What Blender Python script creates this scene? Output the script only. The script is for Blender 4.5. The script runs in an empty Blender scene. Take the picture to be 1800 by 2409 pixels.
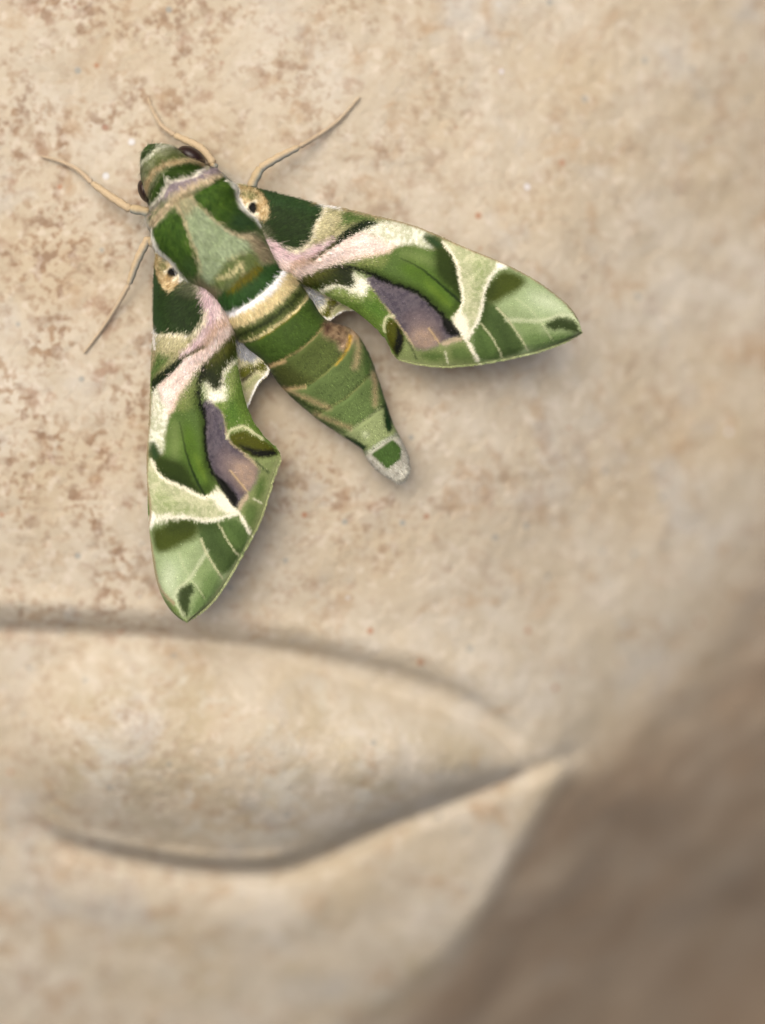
import bpy, math
import numpy as np
from math import radians

rng = np.random.default_rng(7)
scene = bpy.context.scene
col = scene.collection

# ---------------------------------------------------------------- camera, sky, sun, exposure
MM = 0.001
W_MM = 98.0                      # width of the framed patch of stone at z = 0, in millimetres
K = W_MM / 1800.0                # millimetres for one photograph pixel at z = 0
D = 300.0                        # camera height above the stone under the moth, in millimetres

cam_data = bpy.data.cameras.new("camera")
cam = bpy.data.objects.new("camera", cam_data)
col.objects.link(cam)
cam.location = (0, 0, D * MM)
cam_data.sensor_fit = 'HORIZONTAL'
cam_data.sensor_width = 36.0
cam_data.lens = D * 36.0 / W_MM
cam_data.clip_start = 0.01
cam_data.clip_end = 50.0
cam_data.dof.use_dof = True
cam_data.dof.focus_distance = (D - 5.9) * MM
cam_data.dof.aperture_fstop = 5.2
scene.camera = cam

SUN_DIR = np.array([-0.20, 0.31, 0.93]); SUN_DIR /= np.linalg.norm(SUN_DIR)
world = bpy.data.worlds.new("World")
scene.world = world
world.use_nodes = True
wn = world.node_tree
wn.nodes.clear()
sky = wn.nodes.new("ShaderNodeTexSky")
sky.sky_type = 'NISHITA'
sky.sun_disc = False
sky.sun_elevation = math.asin(SUN_DIR[2])
sky.sun_rotation = math.atan2(SUN_DIR[0], SUN_DIR[1])
sky.air_density = 0.6
sky.dust_density = 8.0
sky.ozone_density = 0.4
bg = wn.nodes.new("ShaderNodeBackground")
bg.inputs[1].default_value = 0.08
wo = wn.nodes.new("ShaderNodeOutputWorld")
wn.links.new(sky.outputs[0], bg.inputs[0])
wn.links.new(bg.outputs[0], wo.inputs[0])

sun_data = bpy.data.lights.new("sun", 'SUN')
sun_data.energy = 1.5
sun_data.angle = radians(62)
sun_data.color = (1.0, 0.95, 0.87)
sun = bpy.data.objects.new("sun", sun_data)
col.objects.link(sun)
from mathutils import Vector
sun.rotation_euler = Vector(-SUN_DIR).to_track_quat('-Z', 'Y').to_euler()
sun.location = Vector(SUN_DIR) * 1.0

scene.view_settings.view_transform = 'Standard'
scene.view_settings.look = 'None'
scene.view_settings.gamma = 1.0
scene.view_settings.use_curve_mapping = False
scene.view_settings.exposure = 0.79
scene.render.engine = 'CYCLES'
scene.cycles.use_denoising = True
scene.cycles.max_bounces = 6

EXPO = 1.5     # what the light and exposure do to a level white sheet; albedo = seen colour / EXPO

# ---------------------------------------------------------------- small maths helpers
def unproj(px, py, z):
    f = (D - z) / D
    return np.stack([(px - 900.0) * K * f, (1204.5 - py) * K * f, z], -1)

def proj(p):
    f = D / (D - p[..., 2])
    return np.stack([p[..., 0] * f / K + 900.0, 1204.5 - p[..., 1] * f / K], -1)

ZR = {1: (300, 300, 4.1325), 2: (550, 400, 4.1325), 3: (750, 450, 2.543), 4: (330, 650, 4.4676),
      5: (330, 1000, 4.4676), 6: (520, 600, 3.4437), 7: (100, 200, 2.0663), 8: (0, 1300, 0.9183)}
def Z(n, pts):
    x0, y0, f = ZR[n]
    return [(x0 + u / f, y0 + v / f) for u, v in pts]

def lin(c):
    c = np.asarray(c, float) / 255.0
    return np.where(c <= 0.04045, c / 12.92, ((c + 0.055) / 1.055) ** 2.4)

def alb(c):
    return lin(c) / EXPO

def hash2(ix, iy, seed):
    h = (ix.astype(np.int64) * 374761393 + iy.astype(np.int64) * 668265263 + seed * 1442695041) & 0x7fffffff
    h = ((h ^ (h >> 13)) * 1274126177) & 0x7fffffff
    h = (h ^ (h >> 16)) & 0xffff
    return h / 65535.0

def vnoise(x, y, seed=0):
    ix = np.floor(x); iy = np.floor(y)
    fx = x - ix; fy = y - iy
    fx = fx * fx * (3 - 2 * fx); fy = fy * fy * (3 - 2 * fy)
    ix = ix.astype(np.int64); iy = iy.astype(np.int64)
    a = hash2(ix, iy, seed); b = hash2(ix + 1, iy, seed)
    c = hash2(ix, iy + 1, seed); d = hash2(ix + 1, iy + 1, seed)
    return (a + (b - a) * fx) * (1 - fy) + (c + (d - c) * fx) * fy

def fbm(x, y, seed=0, octv=4):
    s = 0; a = 0.5; t = 0
    for o in range(octv):
        s = s + a * vnoise(x * 2 ** o, y * 2 ** o, seed + o * 17); t += a; a *= 0.5
    return s / t

def sstep(a, b, x):
    t = np.clip((x - a) / (b - a), 0, 1)
    return t * t * (3 - 2 * t)

def chaikin(pts, closed, n=2):
    p = np.asarray(pts, float)
    for _ in range(n):
        if closed:
            q = np.roll(p, -1, 0)
            p = np.stack([0.75 * p + 0.25 * q, 0.25 * p + 0.75 * q], 1).reshape(-1, 2)
        else:
            a = p[:-1]; b = p[1:]
            m = np.stack([0.75 * a + 0.25 * b, 0.25 * a + 0.75 * b], 1).reshape(-1, 2)
            p = np.vstack([p[:1], m[1:-1], p[-1:]])
    return p

def seg_dist2(P, a, b):
    d = b - a
    L = max(float(d @ d), 1e-9)
    t = np.clip(((P[:, 0] - a[0]) * d[0] + (P[:, 1] - a[1]) * d[1]) / L, 0, 1)
    ex = P[:, 0] - a[0] - t * d[0]; ey = P[:, 1] - a[1] - t * d[1]
    return ex * ex + ey * ey, t

def line_dist(P, pts):
    best = np.full(len(P), 1e12); par = np.zeros(len(P))
    n = len(pts) - 1
    for i in range(n):
        d2, t = seg_dist2(P, pts[i], pts[i + 1])
        m = d2 < best
        best[m] = d2[m]; par[m] = (i + t[m]) / n
    return np.sqrt(best), par

def poly_sdf(P, pts):
    best = np.full(len(P), 1e12)
    inside = np.zeros(len(P), bool)
    n = len(pts)
    for i in range(n):
        a = pts[i]; b = pts[(i + 1) % n]
        d2, _ = seg_dist2(P, a, b)
        best = np.minimum(best, d2)
        if a[1] != b[1]:
            c = ((a[1] > P[:, 1]) != (b[1] > P[:, 1])) & (P[:, 0] < (b[0] - a[0]) * (P[:, 1] - a[1]) / (b[1] - a[1]) + a[0])
            inside ^= c
    return np.where(inside, -1, 1) * np.sqrt(best)     # negative inside

class Paint:
    """A list of coloured marks (real pigment of the moth) laid over each other, in photograph pixels."""
    def __init__(self, base):
        self.base = alb(base); self.ops = []
    def poly(self, pts, c, soft=5, op=1.0, fuzz=1.0, smooth=2, mottle=0.0, c2=None):
        self.ops.append(('p', chaikin(pts, True, smooth), alb(c), soft, op, fuzz, 0, mottle, None if c2 is None else alb(c2)))
        return self
    def line(self, pts, c, w, soft=4, op=1.0, fuzz=1.0, taper=(1, 1), smooth=2, mottle=0.0, c2=None):
        self.ops.append(('l', chaikin(pts, False, smooth), alb(c), soft, op, fuzz, (w, taper), mottle, None if c2 is None else alb(c2)))
        return self
    def eval(self, P):
        out = np.tile(self.base, (len(P), 1))
        x, y = P[:, 0], P[:, 1]
        wob = np.stack([vnoise(x / 3.1, y / 3.1, 3) - .5, vnoise(x / 3.1, y / 3.1, 5) - .5], -1) * 4.0 \
            + np.stack([vnoise(x / 9, y / 9, 13) - .5, vnoise(x / 9, y / 9, 15) - .5], -1) * 3.0
        mot = fbm(x / 7.0, y / 7.0, 31, 3)
        for kind, pts, c, soft, op, fuzz, wt, mottle, c2 in self.ops:
            w = wt[0] if kind == 'l' else 0
            pad = w + soft * 2 + 8 * fuzz
            lo = pts.min(0) - pad; hi = pts.max(0) + pad
            idx = np.nonzero((x > lo[0]) & (x < hi[0]) & (y > lo[1]) & (y < hi[1]))[0]
            if len(idx) == 0:
                continue
            Q = P[idx] + wob[idx] * fuzz
            if kind == 'p':
                sd = poly_sdf(Q, pts)
            else:
                d, t = line_dist(Q, pts)
                sd = d - 0.5 * w * (wt[1][0] + (wt[1][1] - wt[1][0]) * t)
            a = sstep(soft, -soft, sd) * op
            if mottle:
                a = a * np.clip(1 - mottle + 2 * mottle * sstep(.35, .65, mot[idx]), 0, 1)
            cc = c
            if c2 is not None:
                cc = c + (c2 - c) * sstep(.3, .7, mot[idx])[:, None]
            out[idx] += (cc - out[idx]) * a[:, None]
        # scales lie in streaks and clouds; strong markings read darker and paler than the average
        out *= (1 + .26 * (fbm(x / 34, y / 34, 61, 3) - .5))[:, None]
        gr = sstep(0.0, .35, (out[:, 1] - out[:, 0]) / np.maximum(out[:, 1], .002))[:, None]
        out *= 1 + gr * np.array([.07, .0, -.10])
        L = out @ np.array([.3, .6, .1])
        out *= ((np.maximum(L, .006) / .21) ** .32)[:, None]
        return np.clip(out, 0, .8)

def tps(src, dst, reg=0.5):
    src = np.asarray(src, float); dst = np.asarray(dst, float)
    n = len(src)
    def U(r2): return 0.5 * r2 * np.log(r2 + 1e-9)
    Kk = U(((src[:, None] - src[None]) ** 2).sum(-1)) + reg * 1000 * np.eye(n)
    Pm = np.hstack([np.ones((n, 1)), src])
    A = np.zeros((n + 3, n + 3)); A[:n, :n] = Kk; A[:n, n:] = Pm; A[n:, :n] = Pm.T
    sol = np.linalg.solve(A, np.vstack([dst, np.zeros((3, 2))]))
    def f(P):
        r2 = ((P[:, None] - src[None]) ** 2).sum(-1)
        return U(r2) @ sol[:n] + np.hstack([np.ones((len(P), 1)), P]) @ sol[n:]
    return f

def resample(pts, n, smooth=2):
    p = chaikin(pts, False, smooth)
    d = np.r_[0, np.cumsum(np.linalg.norm(np.diff(p, axis=0), axis=1))]
    t = np.linspace(0, d[-1], n)
    return np.stack([np.interp(t, d, p[:, 0]), np.interp(t, d, p[:, 1])], -1)

def catmull(keys, t, vals):
    """smooth interpolation of rows of vals at parameters keys"""
    keys = np.asarray(keys, float); vals = np.asarray(vals, float)
    m = np.gradient(vals, keys, axis=0)
    i = np.clip(np.searchsorted(keys, t, 'right') - 1, 0, len(keys) - 2)
    h = keys[i + 1] - keys[i]; u = (t - keys[i]) / h
    sh = (-1,) + (1,) * (vals.ndim - 1)
    u = u.reshape(sh); h = h.reshape(sh)
    return ((2 * u**3 - 3 * u**2 + 1) * vals[i] + (u**3 - 2 * u**2 + u) * h * m[i]
            + (-2 * u**3 + 3 * u**2) * vals[i + 1] + (u**3 - u**2) * h * m[i + 1])

# ---------------------------------------------------------------- mesh helpers
def mesh_obj(name, verts_mm, faces, mat, parent=None, colors=None, smooth=True, tri=False):
    me = bpy.data.meshes.new(name)
    v = np.asarray(verts_mm, np.float32) * MM
    f = np.asarray(faces, np.int32)
    k = f.shape[1]
    me.vertices.add(len(v)); me.vertices.foreach_set("co", v.ravel())
    me.loops.add(f.size); me.loops.foreach_set("vertex_index", f.ravel())
    me.polygons.add(len(f))
    me.polygons.foreach_set("loop_start", np.arange(0, f.size, k, dtype=np.int32))
    me.polygons.foreach_set("loop_total", np.full(len(f), k, np.int32))
    me.polygons.foreach_set("use_smooth", np.full(len(f), smooth, bool))
    me.update(calc_edges=True)
    if colors is not None:
        a = me.color_attributes.new("pigment", 'FLOAT_COLOR', 'POINT')
        c = np.ones((len(v), 4), np.float32); c[:, :3] = colors
        a.data.foreach_set("color", c.ravel())
    me.materials.append(mat)
    o = bpy.data.objects.new(name, me)
    col.objects.link(o)
    if parent is not None:
        o.parent = parent
    return o

def grid_faces(nu, nv, wrap_v=False):
    i = np.arange(nu - 1)[:, None]
    j = np.arange(nv if wrap_v else nv - 1)[None]
    j2 = (j + 1) % nv
    return np.stack([i * nv + j, (i + 1) * nv + j, (i + 1) * nv + j2, i * nv + j2], -1).reshape(-1, 4)

def norm(v):
    return v / np.maximum(np.linalg.norm(v, axis=-1, keepdims=True), 1e-9)

def tag(o, label, cat, group=None):
    o["label"] = label; o["category"] = cat
    if group: o["group"] = group

# ---------------------------------------------------------------- materials
class NT:
    def __init__(self, name):
        self.m = bpy.data.materials.new(name); self.m.use_nodes = True
        self.t = self.m.node_tree; self.n = self.t.nodes; self.n.clear()
        self.out = self.n.new("ShaderNodeOutputMaterial")
        self.b = self.n.new("ShaderNodeBsdfPrincipled")
        self.t.links.new(self.b.outputs[0], self.out.inputs[0])
    def link(self, a, b): self.t.links.new(a, b)
    def node(self, typ, **kw):
        n = self.n.new(typ)
        for k, v in kw.items(): setattr(n, k, v)
        return n
    def coord(self):
        tc = self.node("ShaderNodeTexCoord")
        mp = self.node("ShaderNodeMapping"); mp.inputs['Scale'].default_value = (1000,) * 3   # millimetres
        self.link(tc.outputs['Object'], mp.inputs[0]); return mp.outputs[0]
    def noise(self, vec, scale, detail=4, rough=.55, dist=0.0):
        n = self.node("ShaderNodeTexNoise"); self.link(vec, n.inputs['Vector'])
        n.inputs['Scale'].default_value = scale; n.inputs['Detail'].default_value = detail
        n.inputs['Roughness'].default_value = rough; n.inputs['Distortion'].default_value = dist
        return n.outputs[0]
    def ramp(self, fac, a, b, lo=0., hi=1.):
        n = self.node("ShaderNodeMapRange"); n.interpolation_type = 'SMOOTHSTEP'
        self.link(fac, n.inputs[0])
        for i, v in zip((1, 2, 3, 4), (a, b, lo, hi)): n.inputs[i].default_value = v
        return n.outputs[0]
    def math(self, op, a, b):
        n = self.node("ShaderNodeMath", operation=op)
        for i, v in enumerate((a, b)):
            if hasattr(v, 'is_output'): self.link(v, n.inputs[i])
            else: n.inputs[i].default_value = v
        return n.outputs[0]
    def mix(self, fac, a, b, mode='MIX'):
        n = self.node("ShaderNodeMix", data_type='RGBA', blend_type=mode)
        if hasattr(fac, 'is_output'): self.link(fac, n.inputs[0])
        else: n.inputs[0].default_value = fac
        for i, v in ((6, a), (7, b)):
            if hasattr(v, 'is_output'): self.link(v, n.inputs[i])
            else: n.inputs[i].default_value = (*v, 1)
        return n.outputs[2]
    def attr(self, name):
        n = self.node("ShaderNodeAttribute", attribute_name=name); return n

def stone_material():
    m = NT("weathered_stone")
    v = m.coord()
    at = m.attr("pigment")
    sep = m.node("ShaderNodeSeparateColor"); m.link(at.outputs['Color'], sep.inputs[0])
    spotty, lichen, stain_shade = sep.outputs[0], sep.outputs[1], sep.outputs[2]
    big = m.noise(v, .055, 4, .6)
    mid = m.noise(v, .22, 5, .6)
    c = m.mix(m.ramp(mid, .35, .68), alb((204, 191, 167)), alb((217, 208, 190)))
    c = m.mix(m.ramp(big, .38, .7, 0, .8), c, alb((200, 182, 150)))
    # broad tan and rusty clouds
    cl = m.noise(v, .16, 5, .65, .6)
    c = m.mix(m.ramp(cl, .52, .72, 0, .7), c, alb((182, 153, 118)))
    c = m.mix(m.ramp(m.noise(v, .085, 4, .6, .3), .54, .7, 0, .55), c, alb((198, 194, 184)))
    blot = m.noise(v, .24, 4, .6, .2)
    c = m.mix(m.math('MULTIPLY', m.ramp(blot, .57, .70, 0, .85), spotty), c, alb((170, 142, 118)))
    # small brown freckles gathered in clusters
    fr = m.noise(v, 1.0, 2, .5)
    clus = m.ramp(m.noise(v, .10, 5, .65), .42, .60, .15, 1.)
    dens = m.math('MULTIPLY', clus, spotty)
    c = m.mix(m.math('MULTIPLY', m.ramp(fr, .48, .64, 0, .9), dens), c, alb((168, 141, 112)))
    fr2 = m.noise(v, .47, 2, .55)
    c = m.mix(m.math('MULTIPLY', m.ramp(fr2, .52, .66, 0, .85), dens), c, alb((150, 122, 97)))
    # pale grains
    gr = m.noise(v, .6, 2, .5)
    c = m.mix(m.ramp(gr, .54, .72, 0, .45), c, alb((230, 218, 199)))
    # blue grey and rust grains
    vo = m.node("ShaderNodeTexVoronoi"); m.link(v, vo.inputs['Vector']); vo.inputs['Scale'].default_value = .26
    sp = m.ramp(vo.outputs['Distance'], .07, .15, 1, 0)
    sc = m.node("ShaderNodeSeparateColor"); m.link(vo.outputs['Color'], sc.inputs[0])
    c = m.mix(m.math('MULTIPLY', sp, m.ramp(sc.outputs[0], .62, .66, 0, .7)), c, alb((158, 162, 156)))
    c = m.mix(m.math('MULTIPLY', sp, m.ramp(sc.outputs[1], .80, .84, 0, .7)), c, alb((176, 118, 82)))
    c = m.mix(m.math('MULTIPLY', sp, m.ramp(sc.outputs[2], .965, .97, 0, .9)), c, alb((235, 234, 232)))
    # lichen tint on the eye and cheek
    li = m.noise(v, .11, 5, .65, .4)
    c = m.mix(m.math('MULTIPLY', m.ramp(li, .45, .66, 0, .5), lichen), c, alb((180, 165, 130)))
    li2 = m.noise(v, .15, 4, .6, .3)
    c = m.mix(m.math('MULTIPLY', m.ramp(li2, .55, .68, 0, .7), lichen), c, alb((214, 208, 190)))
    # brown stain that also paints in shade on the turned-away side of the head
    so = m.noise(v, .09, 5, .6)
    c = m.mix(m.math('MULTIPLY', m.ramp(so, .2, .7, .55, 1.), stain_shade), c, alb((172, 150, 124)))
    m.link(c, m.b.inputs['Base Color'])
    m.b.inputs['Roughness'].default_value = .85
    m.b.inputs['Specular IOR Level'].default_value = .25
    bp = m.node("ShaderNodeBump"); bp.inputs['Distance'].default_value = .00014; bp.inputs['Strength'].default_value = .5
    h = m.math('ADD', m.math('MULTIPLY', m.noise(v, 1.3, 5, .65), 1.0), m.math('MULTIPLY', m.noise(v, 4.5, 3, .6), .4))
    m.link(h, bp.inputs['Height']); m.link(bp.outputs[0], m.b.inputs['Normal'])
    return m.m

def scale_material(name, rough=.7, sheen=.03, grain=.2, spec=.12, bump=.00006, gscale=9):
    m = NT(name)
    at = m.attr("pigment")
    v = m.coord()
    g = m.ramp(m.noise(v, gscale, 3, .7), .25, .75, 1 - grain, 1 + grain)
    hsv = m.node("ShaderNodeHueSaturation"); m.link(at.outputs['Color'], hsv.inputs['Color']); m.link(g, hsv.inputs['Value'])
    m.link(hsv.outputs[0], m.b.inputs['Base Color'])
    m.b.inputs['Roughness'].default_value = rough
    m.b.inputs['Specular IOR Level'].default_value = spec
    m.b.inputs['Sheen Weight'].default_value = sheen
    m.b.inputs['Sheen Roughness'].default_value = .5
    if bump:
        bp = m.node("ShaderNodeBump"); bp.inputs['Distance'].default_value = bump; bp.inputs['Strength'].default_value = .5
        m.link(m.noise(v, gscale * .8, 3, .7), bp.inputs['Height']); m.link(bp.outputs[0], m.b.inputs['Normal'])
    return m.m

def plain_material(name, c, rough=.5, spec=.5, c2=None, scale=3.):
    m = NT(name)
    v = m.coord()
    cc = m.mix(m.ramp(m.noise(v, scale, 3), .3, .7), alb(c), alb(c2 if c2 else c))
    m.link(cc, m.b.inputs['Base Color'])
    m.b.inputs['Roughness'].default_value = rough
    m.b.inputs['Specular IOR Level'].default_value = spec
    return m.m

STONE = stone_material()
WING = scale_material("wing_scales")
FUR = scale_material("moth_fur", rough=.6, sheen=.03, grain=.0, spec=.14, bump=0)
BODY = scale_material("body_scales", grain=.12)
EYE = plain_material("compound_eye", (52, 30, 20), .38, .35, (30, 16, 12), 6)
LEG = scale_material("leg_scales", grain=.12, gscale=6)

# ---------------------------------------------------------------- the carved stone face
G1 = chaikin([(-700, 1455), (-300, 1458), (0, 1466), (270, 1476), (435, 1490), (650, 1514), (820, 1548), (980, 1585), (1090, 1625), (1180, 1678), (1250, 1735), (1345, 1778)], False, 3)
G2 = chaikin([(30, 1850), (55, 1905), (87, 1948), (163, 1997), (327, 2030), (435, 2051), (588, 2062), (675, 2051), (762, 2019), (871, 1964), (1034, 1899), (1198, 1834), (1345, 1778)], False, 3)
EYE_POLY = chaikin([(40, 1640), (120, 1540), (290, 1500), (480, 1512), (660, 1548), (800, 1600), (960, 1645), (1110, 1690), (1215, 1735), (1260, 1790), (1150, 1838),
                    (1000, 1895), (860, 1955), (750, 2008), (660, 2040), (580, 2048), (440, 2030), (300, 2005), (170, 1975), (80, 1900), (35, 1780)], True, 3)
EDGE = chaikin([(2300, 200), (2080, 650), (1900, 980), (1780, 1220), (1660, 1420), (1530, 1580), (1420, 1700), (1345, 1785), (1270, 1890), (1195, 2010), (1140, 2120),
                (1060, 2225), (950, 2310), (800, 2420), (640, 2560), (400, 2800), (100, 3200)], False, 3)
SIDE_POLY = np.vstack([EDGE, [(3600, 3200), (3600, 200)]])

LID = chaikin([(60, 1890), (150, 1955), (300, 1992), (440, 2015), (580, 2024), (680, 2010), (790, 1965)], False, 2)
EYE_TOP = chaikin([(30, 1720), (60, 1600), (130, 1530), (290, 1500), (480, 1512), (660, 1548), (800, 1595), (960, 1640), (1080, 1685), (1160, 1725), (1220, 1780), (1240, 1822)], False, 3)
def stone_height(P):
    x, y = P[:, 0], P[:, 1]
    z = -13.0 * np.clip((x - 500) / 1300, 0, 3) ** 2 - 1.5 * np.clip((500 - x) / 900, 0, 3) ** 2
    z += -1.2 * np.clip((500 - y) / 600, 0, 4) ** 2
    z += -30.0 * np.clip((y - 950) / 1450, 0, 2) ** 1.9
    d1, t1 = line_dist(P, G1)
    d2, t2 = line_dist(P, G2)
    de = poly_sdf(P, EYE_POLY)
    # shallow recess under the brow fold
    below = np.interp(x, G1[:, 0], G1[:, 1])
    sock = sstep(-16, 26, y - below) * sstep(1345, 1150, x)
    ramp_back = 1 - sstep(30, 260, np.clip(y - below, 0, None))
    z += -2.0 * sock * (.55 * ramp_back + .45) * np.interp(x, [600, 1100], [1, .45])
    # the eye swells between its upper rim and the lower lid
    yt = np.interp(x, EYE_TOP[:, 0], EYE_TOP[:, 1]); yb = np.interp(x, G2[:, 0], G2[:, 1])
    v = np.clip((y - yt) / np.maximum(yb - yt, 20), 0, 1)
    ends = np.clip((x - 20) / 260, 0, 1) * np.clip((1245 - x) / 480, 0, 1)
    z += 8.0 * np.sin(np.pi * v ** 1.08) ** (1.0 - .12 * sstep(.5, .9, v) + .6 * sstep(300, 60, x)) * np.sqrt(sstep(0, 1, ends)) * ((x > 20) & (x < 1245))
    z += -0.7 * np.exp(-(((y - below) - (yt - below) * .6) / 38) ** 2) * sstep(560, 860, x) * sstep(1260, 1120, x)
    g1w = np.interp(x, [0, 500, 900, 1250], [32, 27, 18, 14])
    z += -1.4 * np.exp(-(d1 / g1w) ** 2) * np.interp(x, [0, 500, 900, 1200], [.9, .75, .35, 0.05])
    z += .7 * np.exp(-((d1 - 45) / 34) ** 2) * (y < below) * sstep(1.0, .7, t1)
    z += -1.7 * np.exp(-(d2 / 25) ** 2) * sstep(0.02, .34, t2) * (1 - .45 * sstep(.55, 1, t2))
    z += 1.0 * np.exp(-((d2 - 95) / 70) ** 2) * (y > yb) * sstep(0, .3, t2) * sstep(1150, 800, x)
    # thin rim of the lower lid
    d3, t3 = line_dist(P, LID)
    z += .8 * np.exp(-(d3 / 15) ** 2) * sstep(0, .25, t3) * sstep(1, .75, t3)
    # cheek below the lid swells a little
    z += 1.4 * np.exp(-((x - 560) / 520) ** 2 - ((y - 2230) / 190) ** 2)
    # side of the head drops away
    se = poly_sdf(P, SIDE_POLY)
    te = line_dist(P, EDGE)[1]
    w = np.interp(te, [0, .2, .31, .37, .42, .46, .64, .72, .8, 1], [440, 420, 350, 250, 130, 45, 32, 80, 140, 200.])
    q = -se - .35 * w
    z += -1.3 * K * (np.sqrt(q * q + w * w) + q) / 2 * sstep(850, 250, se) - .4 * K * np.clip(-se - 200, 0, None) ** 2 / 500 * sstep(.1, .5, te)
    z += -1.4 * sstep(0, 1, (-se + 12) / 60) * sstep(.38, .48, te) * sstep(.95, .60, te)
    z += -.4 * np.exp(-(se / 45) ** 2) * sstep(.2, .36, te) * sstep(.47, .43, te)
    z += 3.4 * (fbm(x / 190 + y / 400, y / 190, 133, 3) - .5) * sstep(0, -160, se)
    # broad undulation and pitting
    z += 1.1 * (fbm(x / 260, y / 260, 91, 3) - .5) + .5 * (fbm(x / 60, y / 60, 97, 3) - .5)
    z += .05 * (fbm(x / 12, y / 12, 51, 3) - .5) - .08 * sstep(.70, .85, vnoise(x / 14, y / 14, 77))
    return z, de, se, y - below, te

def build_stone():
    root = bpy.data.objects.new("carved_stone_face", None)
    col.objects.link(root)
    tag(root, "weathered beige stone face with a carved almond eye, under the moth", "sculpture")
    nx, ny = 550, 630
    gx = np.linspace(-420, 2220, nx); gy = np.linspace(-420, 2830, ny)
    X, Y = np.meshgrid(gx, gy, indexing='ij')
    P = np.stack([X.ravel(), Y.ravel()], -1)
    z, de, se, below, te = stone_height(P)
    co = unproj(P[:, 0], P[:, 1], z)
    spotty = np.clip(1.0 - .35 * sstep(250, 700, P[:, 0]) - .37 * sstep(700, 1300, P[:, 0]) - .6 * sstep(1350, 1550, P[:, 1]), 0, 1)
    lichen = np.clip(sstep(20, -120, de) + .6 * sstep(2100, 2250, P[:, 1]) + .25 * sstep(1300, 1500, P[:, 1]) * sstep(500, 900, P[:, 0]), 0, 1)
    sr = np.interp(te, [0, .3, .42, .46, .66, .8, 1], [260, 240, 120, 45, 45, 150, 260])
    stain_shade = sstep(.3, -1., se / sr)  # mask of the stain and painted shade beyond the cheek edge
    colr = np.stack([spotty, lichen, stain_shade], -1)
    # which carved part each vertex belongs to
    part = np.zeros(len(P), int)                                   # brow
    part[(below > 0) & (P[:, 0] < 1345)] = 2                       # cheek and lower lid
    part[de < 14] = 1                                              # eye
    part[(P[:, 0] >= 1345) & (P[:, 1] > 1778)] = 2
    part[se < 0] = 3                                               # side of the head
    f = grid_faces(nx, ny)[:, ::-1]
    # analytic-like normals from the whole sheet, so the parts meet without a seam
    C = co.reshape(nx, ny, 3)
    du = np.gradient(C, axis=0); dv = np.gradient(C, axis=1)
    N = norm(np.cross(dv, du)).reshape(-1, 3)
    if N[:, 2].mean() < 0: N = -N
    fp = part[f[:, 0]]
    for k, name in enumerate(("brow", "eye", "cheek", "temple")):
        ff = f[fp == k]
        used, inv = np.unique(ff.ravel(), return_inverse=True)
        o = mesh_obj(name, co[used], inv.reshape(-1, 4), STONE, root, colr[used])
        o.data.normals_split_custom_set_from_vertices(N[used].astype(np.float32).tolist())
        if k == 1: o["label"] = "smooth blank almond eye carved in the stone"
    return root

build_stone()
def stone_z(px, py):
    return float(stone_height(np.array([[px, py]], float))[0][0])

# ---------------------------------------------------------------- the moth
moth = bpy.data.objects.new("hawk_moth", None)
col.objects.link(moth)
tag(moth, "green hawk moth with pink, cream and purple marbled wings resting on the stone", "moth")

# pigment of the forewing, laid out on the wing that points away to the side
DKG, MIDG, OLIVE = (52, 82, 30), (84, 116, 52), (92, 96, 14)
CREAM, WHITE, PINK = (222, 212, 178), (246, 242, 224), (222, 190, 186)
fw = Paint((112, 136, 78))
fw.poly(Z(3, [(-700, -300), (1000, 360), (900, 500), (700, 420), (500, 330), (250, 420), (-100, 600), (-700, 500)]), (150, 152, 108), 10)
# green leading strip and cream fan outside the basal patch
fw.poly(Z(2, [(840, 340), (1100, 385), (1320, 440), (1420, 510), (1250, 520), (1100, 560), (980, 660), (860, 780), (700, 860), (600, 820), (720, 720), (780, 560)]), (188, 178, 132), 8, c2=(146, 144, 92), mottle=.1)
fw.poly(Z(2, [(1040, 400), (1200, 410), (1360, 460), (1400, 515), (1230, 500), (1120, 520), (1030, 560), (1060, 470)]), (92, 120, 62), 10)
fw.poly(Z(2, [(870, 400), (960, 400), (1040, 430), (1000, 520), (930, 600), (860, 640), (800, 650), (800, 560)]), (205, 196, 154), 10, .7, mottle=.3)
# pink flow from the wing root
fw.poly(Z(2, [(180, 600), (280, 630), (380, 690), (480, 745), (600, 795), (700, 775), (820, 720), (940, 660), (1000, 660), (900, 770), (800, 840), (720, 900), (650, 980), (600, 1060), (480, 1000), (380, 860), (260, 720)]), (222, 200, 198), 8, c2=(206, 178, 182))
fw.poly(Z(2, [(440, 880), (600, 890), (760, 860), (900, 790), (1050, 690), (1200, 610), (1330, 545), (1653, 520), (1653, 720), (1570, 745), (1500, 800), (1380, 830), (1200, 875), (1050, 915), (900, 965), (780, 1010), (660, 1065), (560, 1040), (470, 970)]), (234, 212, 204), 8, c2=(222, 198, 182))
fw.poly(Z(2, [(300, 690), (420, 730), (560, 810), (680, 830), (640, 870), (520, 860), (400, 800)]), (202, 166, 172), 12, .5)
fw.poly(Z(2, [(1050, 690), (1200, 640), (1350, 620), (1480, 660), (1450, 740), (1300, 790), (1120, 800), (980, 810)]), (240, 219, 204), 22, .9)
fw.line(Z(2, [(560, 960), (640, 900), (760, 870), (860, 800)]), (170, 130, 84), 16, 8, .6)
# cream-white speckled costal area
fw.poly(Z(3, [(190, 230), (330, 190), (480, 185), (600, 215), (690, 270), (690, 350), (640, 350), (540, 320), (440, 330), (330, 260)]), (226, 226, 204), 12, .95, c2=(196, 198, 166))
fw.poly(Z(3, [(400, 350), (470, 320), (430, 380), (380, 392), (250, 405), (180, 420), (260, 370)]), (214, 186, 160), 10, .6)
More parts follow.
